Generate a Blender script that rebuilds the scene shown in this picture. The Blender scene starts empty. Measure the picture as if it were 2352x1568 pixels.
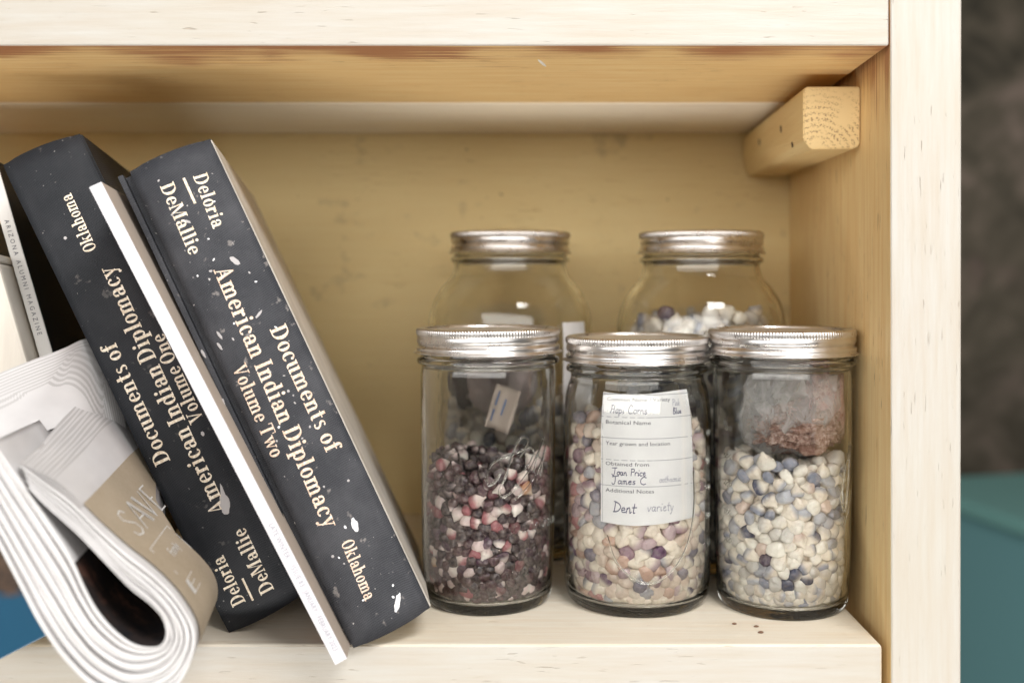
import bpy, bmesh, math, random
import numpy as np
from mathutils import Vector, Matrix

S = 0.001            # all shapes are written in millimetres
R = math.radians
sc = bpy.context.scene
col = sc.collection

# ------------------------------------------------------------------ camera
FD, U0, V0, D0, ZC = 2260.0, 1290.0, 645.0, 515.0, 190.2
cam_d = bpy.data.cameras.new('camera')
cam = bpy.data.objects.new('camera', cam_d)
col.objects.link(cam)
cam.location = (0, -D0 * S, ZC * S)
cam.rotation_euler = (R(90), 0, 0)
cam_d.sensor_width = 36
cam_d.lens = 36 * FD / 2352
cam_d.shift_x = -(U0 - 1176) / 2352
cam_d.shift_y = -(784 - V0) / 2352
cam_d.clip_start = 0.01
cam_d.clip_end = 50
cam_d.dof.use_dof = True
cam_d.dof.focus_distance = 0.535
cam_d.dof.aperture_fstop = 4.0
sc.camera = cam

# ------------------------------------------------------------------ light
w = bpy.data.worlds.new('World')
sc.world = w
w.use_nodes = True
bg = w.node_tree.nodes['Background']
bg.inputs[1].default_value = 0.22
_nt = w.node_tree
_tc = _nt.nodes.new('ShaderNodeTexCoord')
_sx = _nt.nodes.new('ShaderNodeSeparateXYZ')
_rp = _nt.nodes.new('ShaderNodeValToRGB')
_mr = _nt.nodes.new('ShaderNodeMapRange')
_mr.inputs[1].default_value, _mr.inputs[2].default_value = -1, 1
_nt.links.new(_tc.outputs['Generated'], _sx.inputs[0])
_nt.links.new(_sx.outputs[2], _mr.inputs[0])
_nt.links.new(_mr.outputs[0], _rp.inputs[0])
_nt.links.new(_rp.outputs[0], bg.inputs[0])
_e = _rp.color_ramp.elements
_e[0].position, _e[0].color = 0.0, (2.6, 2.3, 1.9, 1)
_e[1].position, _e[1].color = 1.0, (1.6, 1.58, 1.55, 1)
for _p, _c in ((0.24, (2.3, 2.05, 1.7, 1)), (0.36, (0.36, 0.33, 0.30, 1)), (0.52, (0.42, 0.42, 0.42, 1)), (0.60, (1.0, 1.0, 1.0, 1))):
    _q = _e.new(_p)
    _q.color = _c


def area(name, loc, target, sx, sy, power, colour=(1, 1, 1)):
    l = bpy.data.lights.new(name, 'AREA')
    l.shape = 'RECTANGLE'
    l.size, l.size_y = sx, sy
    l.energy = power
    l.color = colour
    o = bpy.data.objects.new(name, l)
    o.location = loc
    o.rotation_euler = (Vector(target) - Vector(loc)).to_track_quat('-Z', 'Y').to_euler()
    col.objects.link(o)
    return o


area('ceiling_light', (0.46, -0.78, 1.22), (0.0, 0.05, 0.12), 0.62, 0.36, 25, (1.0, 0.975, 0.95))
area('low_fill_light', (0.10, -1.05, -0.92), (0.0, 0.08, 0.20), 2.2, 0.42, 46, (1.0, 0.96, 0.90))  # unseen lamp added below to brighten the upper plank's underside
area('front_fill_light', (-0.50, -2.2, 0.78), (0.0, 0.2, 0.16), 5.0, 1.0, 78, (1.0, 0.97, 0.93))  # broad unseen fill from the front, added to brighten the bay's inside

sc.view_settings.view_transform = 'Standard'
sc.view_settings.look = 'None'
sc.view_settings.exposure = -0.24
sc.view_settings.gamma = 1.0
sc.cycles.use_denoising = True
sc.cycles.max_bounces = 14
sc.cycles.transmission_bounces = 12
sc.cycles.transparent_max_bounces = 16
sc.cycles.diffuse_bounces = 6
sc.cycles.glossy_bounces = 6
sc.cycles.sample_clamp_indirect = 30

# ------------------------------------------------------------------ helpers


def P(u, v, d):
    """photo position (2352 px wide) and distance from the lens -> mm"""
    return Vector(((u - U0) * d / FD, d - D0, ZC - (v - V0) * d / FD))


def mesh_obj(name, verts, faces, mat, parent=None, smooth=False, cols=None, loc=None):
    me = bpy.data.meshes.new(name)
    me.from_pydata([tuple(float(c) * S for c in v) for v in verts], [], [tuple(f) for f in faces])
    if mat:
        me.materials.append(mat)
    if cols is not None:
        a = me.color_attributes.new('Col', 'FLOAT_COLOR', 'POINT')
        a.data.foreach_set('color', np.array(cols, dtype=np.float32).ravel())
    if smooth:
        me.polygons.foreach_set('use_smooth', [True] * len(me.polygons))
    me.update()
    o = bpy.data.objects.new(name, me)
    col.objects.link(o)
    if parent:
        o.parent = parent
    if loc is not None:
        o.location = Vector(loc) * S
    return o


def bm_obj(name, bm, mat, parent=None, smooth=False):
    me = bpy.data.meshes.new(name)
    bmesh.ops.scale(bm, vec=(S, S, S), verts=bm.verts)
    bm.to_mesh(me)
    bm.free()
    me.materials.append(mat)
    if smooth:
        me.polygons.foreach_set('use_smooth', [True] * len(me.polygons))
    o = bpy.data.objects.new(name, me)
    col.objects.link(o)
    if parent:
        o.parent = parent
    return o


def prism_bm(corners8, bevel=0.0, seg=2):
    bm = bmesh.new()
    vs = [bm.verts.new(c) for c in corners8]
    for f in ((0, 1, 2, 3), (7, 6, 5, 4), (0, 4, 5, 1), (1, 5, 6, 2), (2, 6, 7, 3), (3, 7, 4, 0)):
        bm.faces.new([vs[i] for i in f])
    bmesh.ops.recalc_face_normals(bm, faces=bm.faces)
    if bevel:
        bmesh.ops.bevel(bm, geom=bm.edges[:], offset=bevel, segments=seg, affect='EDGES', profile=0.6)
    return bm


def box8(x0, x1, y0, y1, z0, z1):
    return [(x0, y0, z0), (x1, y0, z0), (x1, y1, z0), (x0, y1, z0), (x0, y0, z1), (x1, y0, z1), (x1, y1, z1), (x0, y1, z1)]


def empty(name, label, cat, group=None, loc=(0, 0, 0), kind=None):
    o = bpy.data.objects.new(name, None)
    o.empty_display_size = 0.01
    col.objects.link(o)
    o.location = Vector(loc) * S
    return tag(o, label, cat, group, kind)


def tag(o, label=None, cat=None, group=None, kind=None):
    if label: o['label'] = label
    if cat: o['category'] = cat
    if group: o['group'] = group
    if kind: o['kind'] = kind
    return o


# ------------------------------------------------------------------ materials
class N:
    def __init__(self, name):
        self.m = bpy.data.materials.new(name)
        self.m.use_nodes = True
        self.t = self.m.node_tree
        self.t.nodes.clear()
        self.out = self.n('ShaderNodeOutputMaterial')

    def n(self, typ, **kw):
        nd = self.t.nodes.new(typ)
        for k, v in kw.items():
            setattr(nd, k, v)
        return nd

    def l(self, a, b):
        self.t.links.new(a, b)

    def coord(self, scale=(1, 1, 1), rot=(0, 0, 0)):
        tc = self.n('ShaderNodeTexCoord')
        mp = self.n('ShaderNodeMapping')
        mp.inputs['Scale'].default_value = scale
        mp.inputs['Rotation'].default_value = rot
        self.l(tc.outputs['Object'], mp.inputs['Vector'])
        return mp.outputs[0]

    def noise(self, vec, scale=1.0, detail=4, rough=0.55, dist=0.0):
        nz = self.n('ShaderNodeTexNoise')
        nz.inputs['Scale'].default_value = scale
        nz.inputs['Detail'].default_value = detail
        nz.inputs['Roughness'].default_value = rough
        nz.inputs['Distortion'].default_value = dist
        self.l(vec, nz.inputs['Vector'])
        return nz.outputs['Fac']

    def ramp(self, fac, stops):
        r = self.n('ShaderNodeValToRGB')
        e = r.color_ramp.elements
        while len(e) < len(stops):
            e.new(0.5)
        for i, (p, c) in enumerate(stops):
            e[i].position = p
            if not isinstance(c, (tuple, list)):
                c = (c, c, c)
            e[i].color = (*c, 1) if len(c) == 3 else c
        self.l(fac, r.inputs[0])
        return r.outputs[0]

    def mix(self, fac, a, b, mode='MIX'):
        m = self.n('ShaderNodeMix', data_type='RGBA', blend_type=mode)
        for s, v in ((m.inputs[0], fac), (m.inputs[6], a), (m.inputs[7], b)):
            if isinstance(v, (int, float)):
                s.default_value = v
            elif isinstance(v, tuple):
                s.default_value = (*v, 1)
            else:
                self.l(v, s)
        return m.outputs[2]

    def math(self, op, a, b=0.0):
        m = self.n('ShaderNodeMath', operation=op)
        m.use_clamp = False
        for s, v in ((m.inputs[0], a), (m.inputs[1], b)):
            if isinstance(v, (int, float)):
                s.default_value = v
            else:
                self.l(v, s)
        return m.outputs[0]

    def bump(self, h, dist, strength=1.0, prev=None):
        b = self.n('ShaderNodeBump')
        b.inputs['Strength'].default_value = strength
        b.inputs['Distance'].default_value = dist
        self.l(h, b.inputs['Height'])
        if prev is not None:
            self.l(prev, b.inputs['Normal'])
        return b.outputs[0]

    def pbsdf(self, base=None, rough=0.5, normal=None, **kw):
        p = self.n('ShaderNodeBsdfPrincipled')
        if base is not None:
            if isinstance(base, tuple):
                p.inputs['Base Color'].default_value = (*base, 1)
            else:
                self.l(base, p.inputs['Base Color'])
        if isinstance(rough, (int, float)):
            p.inputs['Roughness'].default_value = rough
        else:
            self.l(rough, p.inputs['Roughness'])
        if normal is not None:
            self.l(normal, p.inputs['Normal'])
        for k, v in kw.items():
            p.inputs[k.replace('_', ' ')].default_value = v
        self.l(p.outputs[0], self.out.inputs[0])
        return p


def simple(name, base, rough=0.5, **kw):
    m = N(name)
    m.pbsdf(base, rough, **kw)
    return m.m


def wood(name, base, axis='X', crack=0.5, wear=None, rough=0.5, var=0.10, bumpd=0.00012, stain=0.0):
    """painted softwood; axis = grain direction; wear = (direction index, from, to) band in mm where bare brown wood shows"""
    m = N(name)
    ai = 'XYZ'.index(axis)
    s1 = [230.0] * 3; s1[ai] = 15.0
    s2 = [560.0] * 3; s2[ai] = 48.0
    n1 = m.noise(m.coord(tuple(s1)), 1, 5, 0.6)
    n2 = m.noise(m.coord(tuple(s2)), 1, 3, 0.6)
    big = m.noise(m.coord((9, 9, 9)), 1, 3)
    mott = m.noise(m.coord((60, 60, 60)), 1, 5, 0.7)
    dark = tuple(c * (1 - var * (0.8 + 0.8 * i)) for i, c in enumerate(base))
    c = m.mix(m.ramp(n1, [(0.3, 0.0), (0.72, 1.0)]), dark, base)
    c = m.mix(m.ramp(big, [(0.35, 0.0), (0.65, 0.35)]), c, tuple(x * y for x, y in zip(base, (0.93, 0.88, 0.78))))
    c = m.mix(m.ramp(mott, [(0.60, 0.0), (0.78, 0.35)]), c, tuple(x * y for x, y in zip(base, (0.86, 0.80, 0.72))))
    if stain:
        st_ = m.noise(m.coord((26, 26, 34)), 1, 5, 0.6)
        c = m.mix(m.math('MULTIPLY', m.ramp(st_, [(0.62, 0.0), (0.72, 1.0)]), stain), c, (0.30, 0.23, 0.13))
        st2 = m.noise(m.coord((110, 110, 110)), 1, 1, 0.4)
        c = m.mix(m.math('MULTIPLY', m.ramp(st2, [(0.77, 0.0), (0.81, 1.0)]), 0.8), c, (0.16, 0.10, 0.05))
    # short cracks and specks along the grain
    s3 = [700.0] * 3; s3[ai] = 60.0
    n3 = m.noise(m.coord(tuple(s3)), 1, 2, 0.5)
    msk = m.noise(m.coord((22, 22, 22)), 1, 2)
    cr = m.math('MULTIPLY', m.ramp(n3, [(0.66, 0.0), (0.73, 1.0)]), m.ramp(msk, [(0.46, 0.0), (0.58, 1.0)]))
    c = m.mix(m.math('MULTIPLY', cr, crack), c, (0.30, 0.19, 0.10))
    if wear:
        wi, w0, w1, w2 = wear
        sep = m.n('ShaderNodeSeparateXYZ')
        m.l(m.coord(), sep.inputs[0])
        mr = m.n('ShaderNodeMapRange')
        mr.inputs[1].default_value = w0 * S; mr.inputs[2].default_value = w1 * S
        m.l(sep.outputs[wi], mr.inputs[0])
        s4 = [850.0] * 3; s4[ai] = 9.0
        n4 = m.noise(m.coord(tuple(s4)), 1, 4, 0.65)
        n5 = m.noise(m.coord((14, 14, 14)), 1, 2)
        f = m.math('ADD', n4, m.math('MULTIPLY', m.math('SUBTRACT', n5, 0.5), 0.9))
        f = m.math('ADD', f, m.math('MULTIPLY', m.math('SUBTRACT', 1.0, mr.outputs[0]), 0.34))
        f = m.math('SUBTRACT', f, 0.15)
        mk = m.ramp(f, [(0.50, 0.0), (0.66, 1.0)])
        mk = m.math('MULTIPLY', mk, w2)
        mk = m.math('MULTIPLY', mk, m.ramp(mr.outputs[0], [(0.72, 1.0), (1.0, 0.0)]))
        c = m.mix(mk, c, (0.40, 0.18, 0.085))
    h = m.math('ADD', m.math('MULTIPLY', n1, 0.8), m.math('MULTIPLY', n2, 0.5))
    h = m.math('SUBTRACT', h, m.math('MULTIPLY', cr, 1.5))
    nb = m.bump(h, bumpd * 4, 0.7)
    nb = m.bump(m.noise(m.coord((900, 900, 900)), 1, 2), 0.00006, 0.5, nb)
    m.pbsdf(c, rough, nb)
    return m.m


FACE = (0.475, 0.465, 0.435)  # one cream paint: lit front copy kept neutral, inside copies yellowed as by bounce
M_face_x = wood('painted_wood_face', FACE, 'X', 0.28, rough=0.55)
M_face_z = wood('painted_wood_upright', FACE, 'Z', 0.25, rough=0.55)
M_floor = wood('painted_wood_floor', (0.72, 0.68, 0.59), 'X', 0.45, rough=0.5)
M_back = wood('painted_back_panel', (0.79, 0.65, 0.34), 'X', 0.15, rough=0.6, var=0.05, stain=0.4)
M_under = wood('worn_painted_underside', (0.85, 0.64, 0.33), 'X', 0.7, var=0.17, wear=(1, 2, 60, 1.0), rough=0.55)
M_under2 = wood('lit_rear_underside', (0.92, 0.87, 0.76), 'X', 0.2, rough=0.6)  # whitened: light thrown up by the jar lids is put into the colour
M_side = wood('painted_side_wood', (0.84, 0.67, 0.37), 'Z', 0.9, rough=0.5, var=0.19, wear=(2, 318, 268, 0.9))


def face_side_mat(name, face, side, axis, test_axis):
    """board whose edge that faces the room takes the lit copy of the paint"""
    return None


M_drip0 = simple('white_paint_spot', (0.85, 0.85, 0.83), 0.4)
# end grain of the cleat
m = N('end_grain')
co = m.coord((1, 1, 1))
mp = m.n('ShaderNodeMapping'); mp.inputs['Location'].default_value = (-0.150, 0, -0.262)
m.l(co, mp.inputs[0])
wv = m.n('ShaderNodeTexWave', wave_type='RINGS', rings_direction='Y')
wv.inputs['Scale'].default_value = 90; wv.inputs['Distortion'].default_value = 5.0
wv.inputs['Detail'].default_value = 4; wv.inputs['Detail Scale'].default_value = 9
m.l(mp.outputs[0], wv.inputs[0])
sp = m.noise(m.coord((1000, 1000, 1000)), 1, 3)
f = m.math('MULTIPLY', m.ramp(wv.outputs['Fac'], [(0.45, 0.0), (0.9, 1.0)]), m.ramp(sp, [(0.46, 0.0), (0.56, 1.0)]))
f = m.math('MULTIPLY', f, m.ramp(m.noise(m.coord((70, 70, 70)), 1, 2), [(0.40, 0.0), (0.56, 1.0)]))
c = m.mix(m.math('MULTIPLY', f, .9), (0.70, 0.53, 0.27), (0.24, 0.14, 0.07))
m.pbsdf(c, 0.7, m.bump(f, 0.0003, -1.0))
M_end = m.m

# glass: see-through in the middle of a wall, refracting where it is seen edge-on
m = N('jar_glass')
lw = m.n('ShaderNodeLayerWeight'); lw.inputs[0].default_value = 0.5
fac = m.ramp(lw.outputs['Facing'], [(0.52, 0.04), (0.93, 1.0)])
tr = m.n('ShaderNodeBsdfTransparent'); tr.inputs[0].default_value = (0.985, 0.99, 0.985, 1)
gl = m.n('ShaderNodeBsdfGlass'); gl.inputs['IOR'].default_value = 1.48; gl.inputs['Roughness'].default_value = 0.0
gl.inputs[0].default_value = (0.992, 0.996, 0.990, 1)
gn = m.bump(m.noise(m.coord((70, 70, 26)), 1, 2), 0.0006, 0.5)
m.l(gn, gl.inputs['Normal'])
gs = m.n('ShaderNodeBsdfGlossy'); gs.inputs['Roughness'].default_value = 0.03
m.l(gn, gs.inputs['Normal'])
fr = m.n('ShaderNodeFresnel'); fr.inputs[0].default_value = 1.5
ms1 = m.n('ShaderNodeMixShader'); m.l(fr.outputs[0], ms1.inputs[0]); m.l(tr.outputs[0], ms1.inputs[1]); m.l(gs.outputs[0], ms1.inputs[2])
ms2 = m.n('ShaderNodeMixShader'); m.l(fac, ms2.inputs[0]); m.l(ms1.outputs[0], ms2.inputs[1]); m.l(gl.outputs[0], ms2.inputs[2])
m.l(gl.outputs[0], m.out.inputs[0])
M_glass = m.m

m = N('raised_glass')
gl = m.n('ShaderNodeBsdfGlass'); gl.inputs['IOR'].default_value = 1.45; gl.inputs['Roughness'].default_value = 0.02
gl.inputs[0].default_value = (0.97, 0.98, 0.97, 1)
tr = m.n('ShaderNodeBsdfTransparent')
ms = m.n('ShaderNodeMixShader'); ms.inputs[0].default_value = 0.75
m.l(tr.outputs[0], ms.inputs[1]); m.l(gl.outputs[0], ms.inputs[2]); m.l(ms.outputs[0], m.out.inputs[0])
M_emb = m.m

m = N('lid_metal')
n1 = m.noise(m.coord((120, 120, 120)), 1, 4)
m.pbsdf(m.ramp(n1, [(0.3, (0.60, 0.575, 0.56)), (0.7, (0.72, 0.70, 0.685))]), m.ramp(n1, [(0.3, 0.24), (0.7, 0.36)]), None, Metallic=1.0)
M_metal = m.m
m = N('lid_disc_metal')
n1 = m.noise(m.coord((60, 60, 60)), 1, 3)
m.pbsdf(m.ramp(n1, [(0.3, (0.70, 0.66, 0.62)), (0.7, (0.78, 0.75, 0.71))]), 0.38, None, Metallic=0.9)
M_disc = m.m

# corn
m = N('corn_kernel_skin')
at = m.n('ShaderNodeAttribute', attribute_name='Col')
n1 = m.noise(m.coord((420, 420, 420)), 1, 4)
n2 = m.noise(m.coord((130, 130, 130)), 1, 3)
c = m.mix(m.ramp(n1, [(0.35, 0.0), (0.75, 0.45)]), at.outputs['Color'], m.mix(0.5, at.outputs['Color'], (0.80, 0.68, 0.58)))
c = m.mix(m.ramp(n2, [(0.45, 0.0), (0.7, 0.5)]), c, m.mix(0.5, c, (0.35, 0.22, 0.2), 'MULTIPLY'))
m.pbsdf(c, 0.17, m.bump(m.math('ADD', n1, m.math('MULTIPLY', n2, 1.5)), 0.0010, 0.7), Specular_IOR_Level=0.45)
M_corn = m.m

# book cloth
def cloth(name, base, ang, dust=0.5):
    m = N(name)
    v = m.coord((1, 1, 1), (0, ang, 0))
    wv = m.n('ShaderNodeTexWave', wave_type='BANDS', bands_direction='Z')
    wv.inputs['Scale'].default_value = 420; wv.inputs['Distortion'].default_value = 0.6; wv.inputs['Detail'].default_value = 2
    m.l(v, wv.inputs[0])
    wx = m.n('ShaderNodeTexWave', wave_type='BANDS', bands_direction='X')
    wx.inputs['Scale'].default_value = 330; wx.inputs['Distortion'].default_value = 1.0
    m.l(v, wx.inputs[0])
    big = m.noise(m.coord((17, 17, 17)), 1, 6, 0.65)
    sm = m.noise(m.coord((430, 430, 430)), 1, 2, 0.5)
    tiny = m.noise(m.coord((150, 150, 150)), 1, 3, 0.6)
    c = m.mix(m.math('MULTIPLY', m.ramp(big, [(0.42, 0.0), (0.72, 1.0)]), .5 * dust), base, (0.12, 0.12, 0.13))
    c = m.mix(m.math('MULTIPLY', m.ramp(tiny, [(0.66, 0.0), (0.72, 1.0)]), 0.5 * dust), c, (0.42, 0.38, 0.35))
    c = m.mix(m.math('MULTIPLY', m.ramp(sm, [(0.735, 0.0), (0.76, 1.0)]), 0.9 * dust), c, (0.65, 0.62, 0.60))
    c = m.mix(m.math('MULTIPLY', wv.outputs['Fac'], 0.22 * dust), c, (0.30, 0.30, 0.33))
    h = m.math('ADD', wv.outputs['Fac'], wx.outputs['Fac'])
    m.pbsdf(c, 0.55, m.bump(h, 0.00012, 0.6), Specular_IOR_Level=0.22)
    return m.m


M_cloth = cloth('dark_book_cloth', (0.009, 0.011, 0.015), R(-25), 0.8)
M_cloth1 = cloth('black_book_cloth', (0.006, 0.008, 0.011), R(-25), 0.3)
m = N('gilt_lettering')
n1 = m.noise(m.coord((900, 900, 900)), 1, 2)
m.pbsdf(m.ramp(n1, [(0.35, (0.60, 0.48, 0.34)), (0.65, (0.86, 0.79, 0.68))]), 0.45, None)
M_gilt = m.m
m = N('copper_gilt_lettering')
n1 = m.noise(m.coord((900, 900, 900)), 1, 2)
m.pbsdf(m.ramp(n1, [(0.35, (0.62, 0.42, 0.30)), (0.65, (0.84, 0.72, 0.60))]), 0.45, None)
M_gilt2 = m.m
m = N('page_block')
m.pbsdf(m.ramp(m.noise(m.coord((1500, 60, 60), (0, R(25), 0)), 1, 2), [(0.3, (0.55, 0.50, 0.42)), (0.7, (0.78, 0.73, 0.64))]), 0.8)
M_pages = m.m
m = N('cover_glare_cream')  # grazing glare on the dark right cover, put into a cream tone
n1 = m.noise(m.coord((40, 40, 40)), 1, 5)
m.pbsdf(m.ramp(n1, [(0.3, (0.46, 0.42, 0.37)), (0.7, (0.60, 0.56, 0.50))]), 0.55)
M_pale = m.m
M_white = simple('white_gloss_paper', (0.62, 0.61, 0.64), 0.4)
M_magside = simple('tan_magazine_cover', (0.52, 0.44, 0.37), 0.45)
M_ink = simple('grey_ink', (0.30, 0.30, 0.33), 0.6)
M_ink_d = simple('dark_ink', (0.05, 0.05, 0.07), 0.6)
M_pen = simple('blue_black_pen', (0.09, 0.09, 0.16), 0.6)
M_drip = simple('white_paint_drip', (0.82, 0.82, 0.84), 0.35)
M_smear = simple('grey_smear', (0.42, 0.40, 0.40), 0.6)
M_black = simple('black_cover', (0.012, 0.013, 0.015), 0.5)

m = N('newsprint')
n1 = m.noise(m.coord((25, 25, 60)), 1, 4)
n2 = m.noise(m.coord((600, 600, 600)), 1, 3)
c = m.ramp(n1, [(0.3, (0.58, 0.57, 0.57)), (0.7, (0.68, 0.67, 0.67))])
m.pbsdf(c, 0.75, m.bump(n2, 0.0001, 0.4))
M_news = m.m
m = N('advert_print')
n1 = m.noise(m.coord((30, 30, 30)), 1, 5)
n2 = m.noise(m.coord((700, 700, 700)), 1, 2)
c = m.ramp(n1, [(0.3, (0.37, 0.30, 0.21)), (0.7, (0.46, 0.385, 0.285))])
c = m.mix(m.ramp(n2, [(0.3, 0.0), (0.7, 0.25)]), c, (0.55, 0.48, 0.38))
m.pbsdf(c, 0.6)
M_ad = m.m
M_news2 = simple('shaded_newsprint', (0.50, 0.49, 0.485), 0.8)  # grey tone stands for shade between the staggered page edges
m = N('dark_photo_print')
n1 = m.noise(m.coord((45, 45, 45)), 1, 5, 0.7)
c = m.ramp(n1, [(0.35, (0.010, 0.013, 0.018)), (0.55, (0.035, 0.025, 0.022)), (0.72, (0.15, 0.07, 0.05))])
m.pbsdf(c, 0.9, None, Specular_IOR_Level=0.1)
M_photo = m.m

# paper label
m = N('label_paper')
n1 = m.noise(m.coord((50, 50, 50)), 1, 4)
m.pbsdf(m.ramp(n1, [(0.3, (0.74, 0.73, 0.73)), (0.7, (0.82, 0.81, 0.81))]), 0.6, m.bump(n1, 0.0006, 0.3))
M_label = m.m

# ------------------------------------------------------------------ shelf
shelf = empty('wooden_shelf', 'cream painted wooden shelf bay of thick planks that holds the books and jars', 'shelf')


def wallx(y):
    return 172.0 + 0.05 * max(y, 0)


def noisy_board(name, c8, mat, bevel=1.5):
    bm = prism_bm(c8, bevel, 3)
    o = bm_obj(name, bm, mat, shelf)
    return o


def two_tone(o, test, mat2):
    """second material on the faces that pass the test"""
    o.data.materials.append(mat2)
    for p in o.data.polygons:
        if test(p.normal, p.center):
            p.material_index = 1


# bottom shelf: front face and rounded arris pale, top worn
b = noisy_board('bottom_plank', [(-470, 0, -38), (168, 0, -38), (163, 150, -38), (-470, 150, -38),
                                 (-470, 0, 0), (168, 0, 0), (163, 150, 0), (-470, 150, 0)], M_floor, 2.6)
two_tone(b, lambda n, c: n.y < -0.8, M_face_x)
b = noisy_board('bottom_plank', [(-470, 151, -38), (163, 151, -38), (163, 290, -38), (-470, 290, -38),
                                 (-470, 151, 0), (163, 151, 0), (163, 290, 0), (-470, 290, 0)], M_floor, 1.0)
# top boards
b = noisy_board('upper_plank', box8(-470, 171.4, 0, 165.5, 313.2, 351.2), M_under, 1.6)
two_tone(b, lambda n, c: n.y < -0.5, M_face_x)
b = noisy_board('upper_plank', [(-470, 166.6, 312.8), (180, 166.6, 312.8), (186, 290, 310.5), (-470, 290, 310.5),
                                (-470, 166.6, 351), (180, 166.6, 351), (186, 290, 351), (-470, 290, 351)], M_under2, 1.2)  # rear edge lowered so the plank catches more front light
# back panel
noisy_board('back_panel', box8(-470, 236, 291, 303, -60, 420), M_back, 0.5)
# right upright
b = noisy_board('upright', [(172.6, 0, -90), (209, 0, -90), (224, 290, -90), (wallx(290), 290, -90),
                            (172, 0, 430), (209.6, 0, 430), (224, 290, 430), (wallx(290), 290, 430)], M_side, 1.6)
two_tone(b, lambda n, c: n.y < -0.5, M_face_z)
# left upright (outside the picture, added to keep stray light out of the bay)
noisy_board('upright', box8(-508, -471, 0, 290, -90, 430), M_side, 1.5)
# cleat under the upper plank
cl8 = [(143.5, 61, 267.7), (174.6, 61, 267.2), (185.5, 289, 275.5), (148, 289, 275.5),
       (143, 61, 303.5), (174.6, 61, 304), (185.5, 289, 312.3), (148, 289, 312)]
# chamfered lower left corner, like the photo's offcut
bm = bmesh.new()
fr_ = [(146, 61, 267.2), (172, 61, 267.6), (174.6, 61, 270.0), (174.8, 61, 304), (143.0, 61, 303.8), (141.5, 61, 301.5), (141.5, 61, 273)]
bk_ = [(152, 289, 275.5), (183, 289, 275.5), (185.6, 289, 278), (185.6, 289, 307.8), (149.5, 289, 308), (147.5, 289, 305.5), (147.5, 289, 290)]
v1 = [bm.verts.new(p) for p in fr_]
v2 = [bm.verts.new(p) for p in bk_]
n_ = len(v1)
bm.faces.new(v1)
bm.faces.new(v2[::-1])
for i in range(n_):
    bm.faces.new([v1[i], v2[i], v2[(i + 1) % n_], v1[(i + 1) % n_]])
bmesh.ops.recalc_face_normals(bm, faces=bm.faces)
bmesh.ops.bevel(bm, geom=bm.edges[:], offset=0.7, segments=2, affect='EDGES')
M_cleat = wood('painted_cleat', (0.78, 0.62, 0.33), 'Y', 0.3, rough=0.5)
cleat = bm_obj('cleat', bm, M_cleat, shelf)
two_tone(cleat, lambda n, c: n.y < -0.8, M_end)
M_nail = simple('rusty_nail_head', (0.10, 0.06, 0.035), 0.7)
for ny_, nz_, sz_ in ((127, 289, 1.5), (208, 292, 1.6), (92, 274, 1.0)):
    bm = bmesh.new()
    bmesh.ops.create_icosphere(bm, subdivisions=2, radius=1)
    for v in bm.verts:
        v.co = Vector((141.4 + 6.0 * (ny_ - 61) / 228 + v.co.x * .5, ny_ + v.co.y * sz_ * 1.4, nz_ + v.co.z * sz_ * 1.6 + v.co.y * 1.2))
    bm_obj('nail', bm, M_nail, cleat, True)

bm = bmesh.new()
bmesh.ops.create_icosphere(bm, subdivisions=3, radius=1)
for v in bm.verts:
    v.co = Vector((-11 + v.co.x * 1.0 + v.co.y * 2.0, 41 + v.co.y * 9, 313.1 + v.co.z * .5))
bm_obj('paint_drip', bm, M_drip0, shelf, True)

# ------------------------------------------------------------------ background to the right
m = N('dark_rough_wall')
n1 = m.noise(m.coord((5, 5, 5)), 1, 5, 0.6, 0.6)
n2 = m.noise(m.coord((3, 3, 2.2)), 1.3, 3)
c = m.ramp(n1, [(0.32, (0.05, 0.044, 0.030)), (0.50, (0.14, 0.118, 0.085)), (0.66, (0.27, 0.21, 0.17))])
c = m.mix(m.ramp(n2, [(0.60, 0.0), (0.72, 0.5)]), c, (0.25, 0.17, 0.15))
m.pbsdf(c, 0.8)
o = bm_obj('wall', prism_bm(box8(-900, 5200, 2900, 2980, -1500, 3000)), m.m)
tag(o, 'dark mottled brown grey wall far behind the shelf', 'wall', kind='structure')
o = bm_obj('floor', prism_bm(box8(-3000, 5000, -2500, 2900, -1000, -950)), simple('dark_floor', (0.12, 0.10, 0.08), 0.7))
tag(o, 'dark floor far below the shelf', 'floor', kind='structure')

bin_ = empty('storage_bin', 'teal storage bin standing behind and right of the shelf', 'bin')
bin_.location = Vector((1240, 1900, -972)) * S
bin_.rotation_euler = (0, 0, R(14))
M_teal = simple('teal_plastic', (0.19, 0.42, 0.45), 0.5)
M_teal2 = simple('teal_lid', (0.22, 0.48, 0.45), 0.4)
bm_obj('body', prism_bm([(-250, -240, 0), (450, -240, 0), (450, 240, 0), (-250, 240, 0),
                         (-265, -255, 600), (465, -255, 600), (465, 255, 600), (-265, 255, 600)], 14, 3), M_teal, bin_)
bm_obj('lid', prism_bm(box8(-282, 482, -272, 272, 601, 636), 8, 3), M_teal2, bin_)

# ------------------------------------------------------------------ serif lettering
T_, t_, XH = 0.20, 0.065, 0.68


def rect(x0, y0, x1, y1): return [(x0, y0), (x1, y0), (x1, y1), (x0, y1)]


def ring(cx, cy, rx, ry, th, tn, a0, a1, n=None):
    n = n or max(4, int(abs(a1 - a0) / 18))
    out = []
    for i in range(n):
        q = []
        for a, k in ((a0 + (a1 - a0) * i / n, 0), (a0 + (a1 - a0) * (i + 1) / n, 0), (a0 + (a1 - a0) * (i + 1) / n, 1), (a0 + (a1 - a0) * i / n, 1)):
            a = R(a)
            ax, ay = (rx, ry) if k == 0 else (rx - th, ry - tn)
            q.append((cx + ax * math.cos(a), cy + ay * math.sin(a)))
        out.append(q)
    return out


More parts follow.
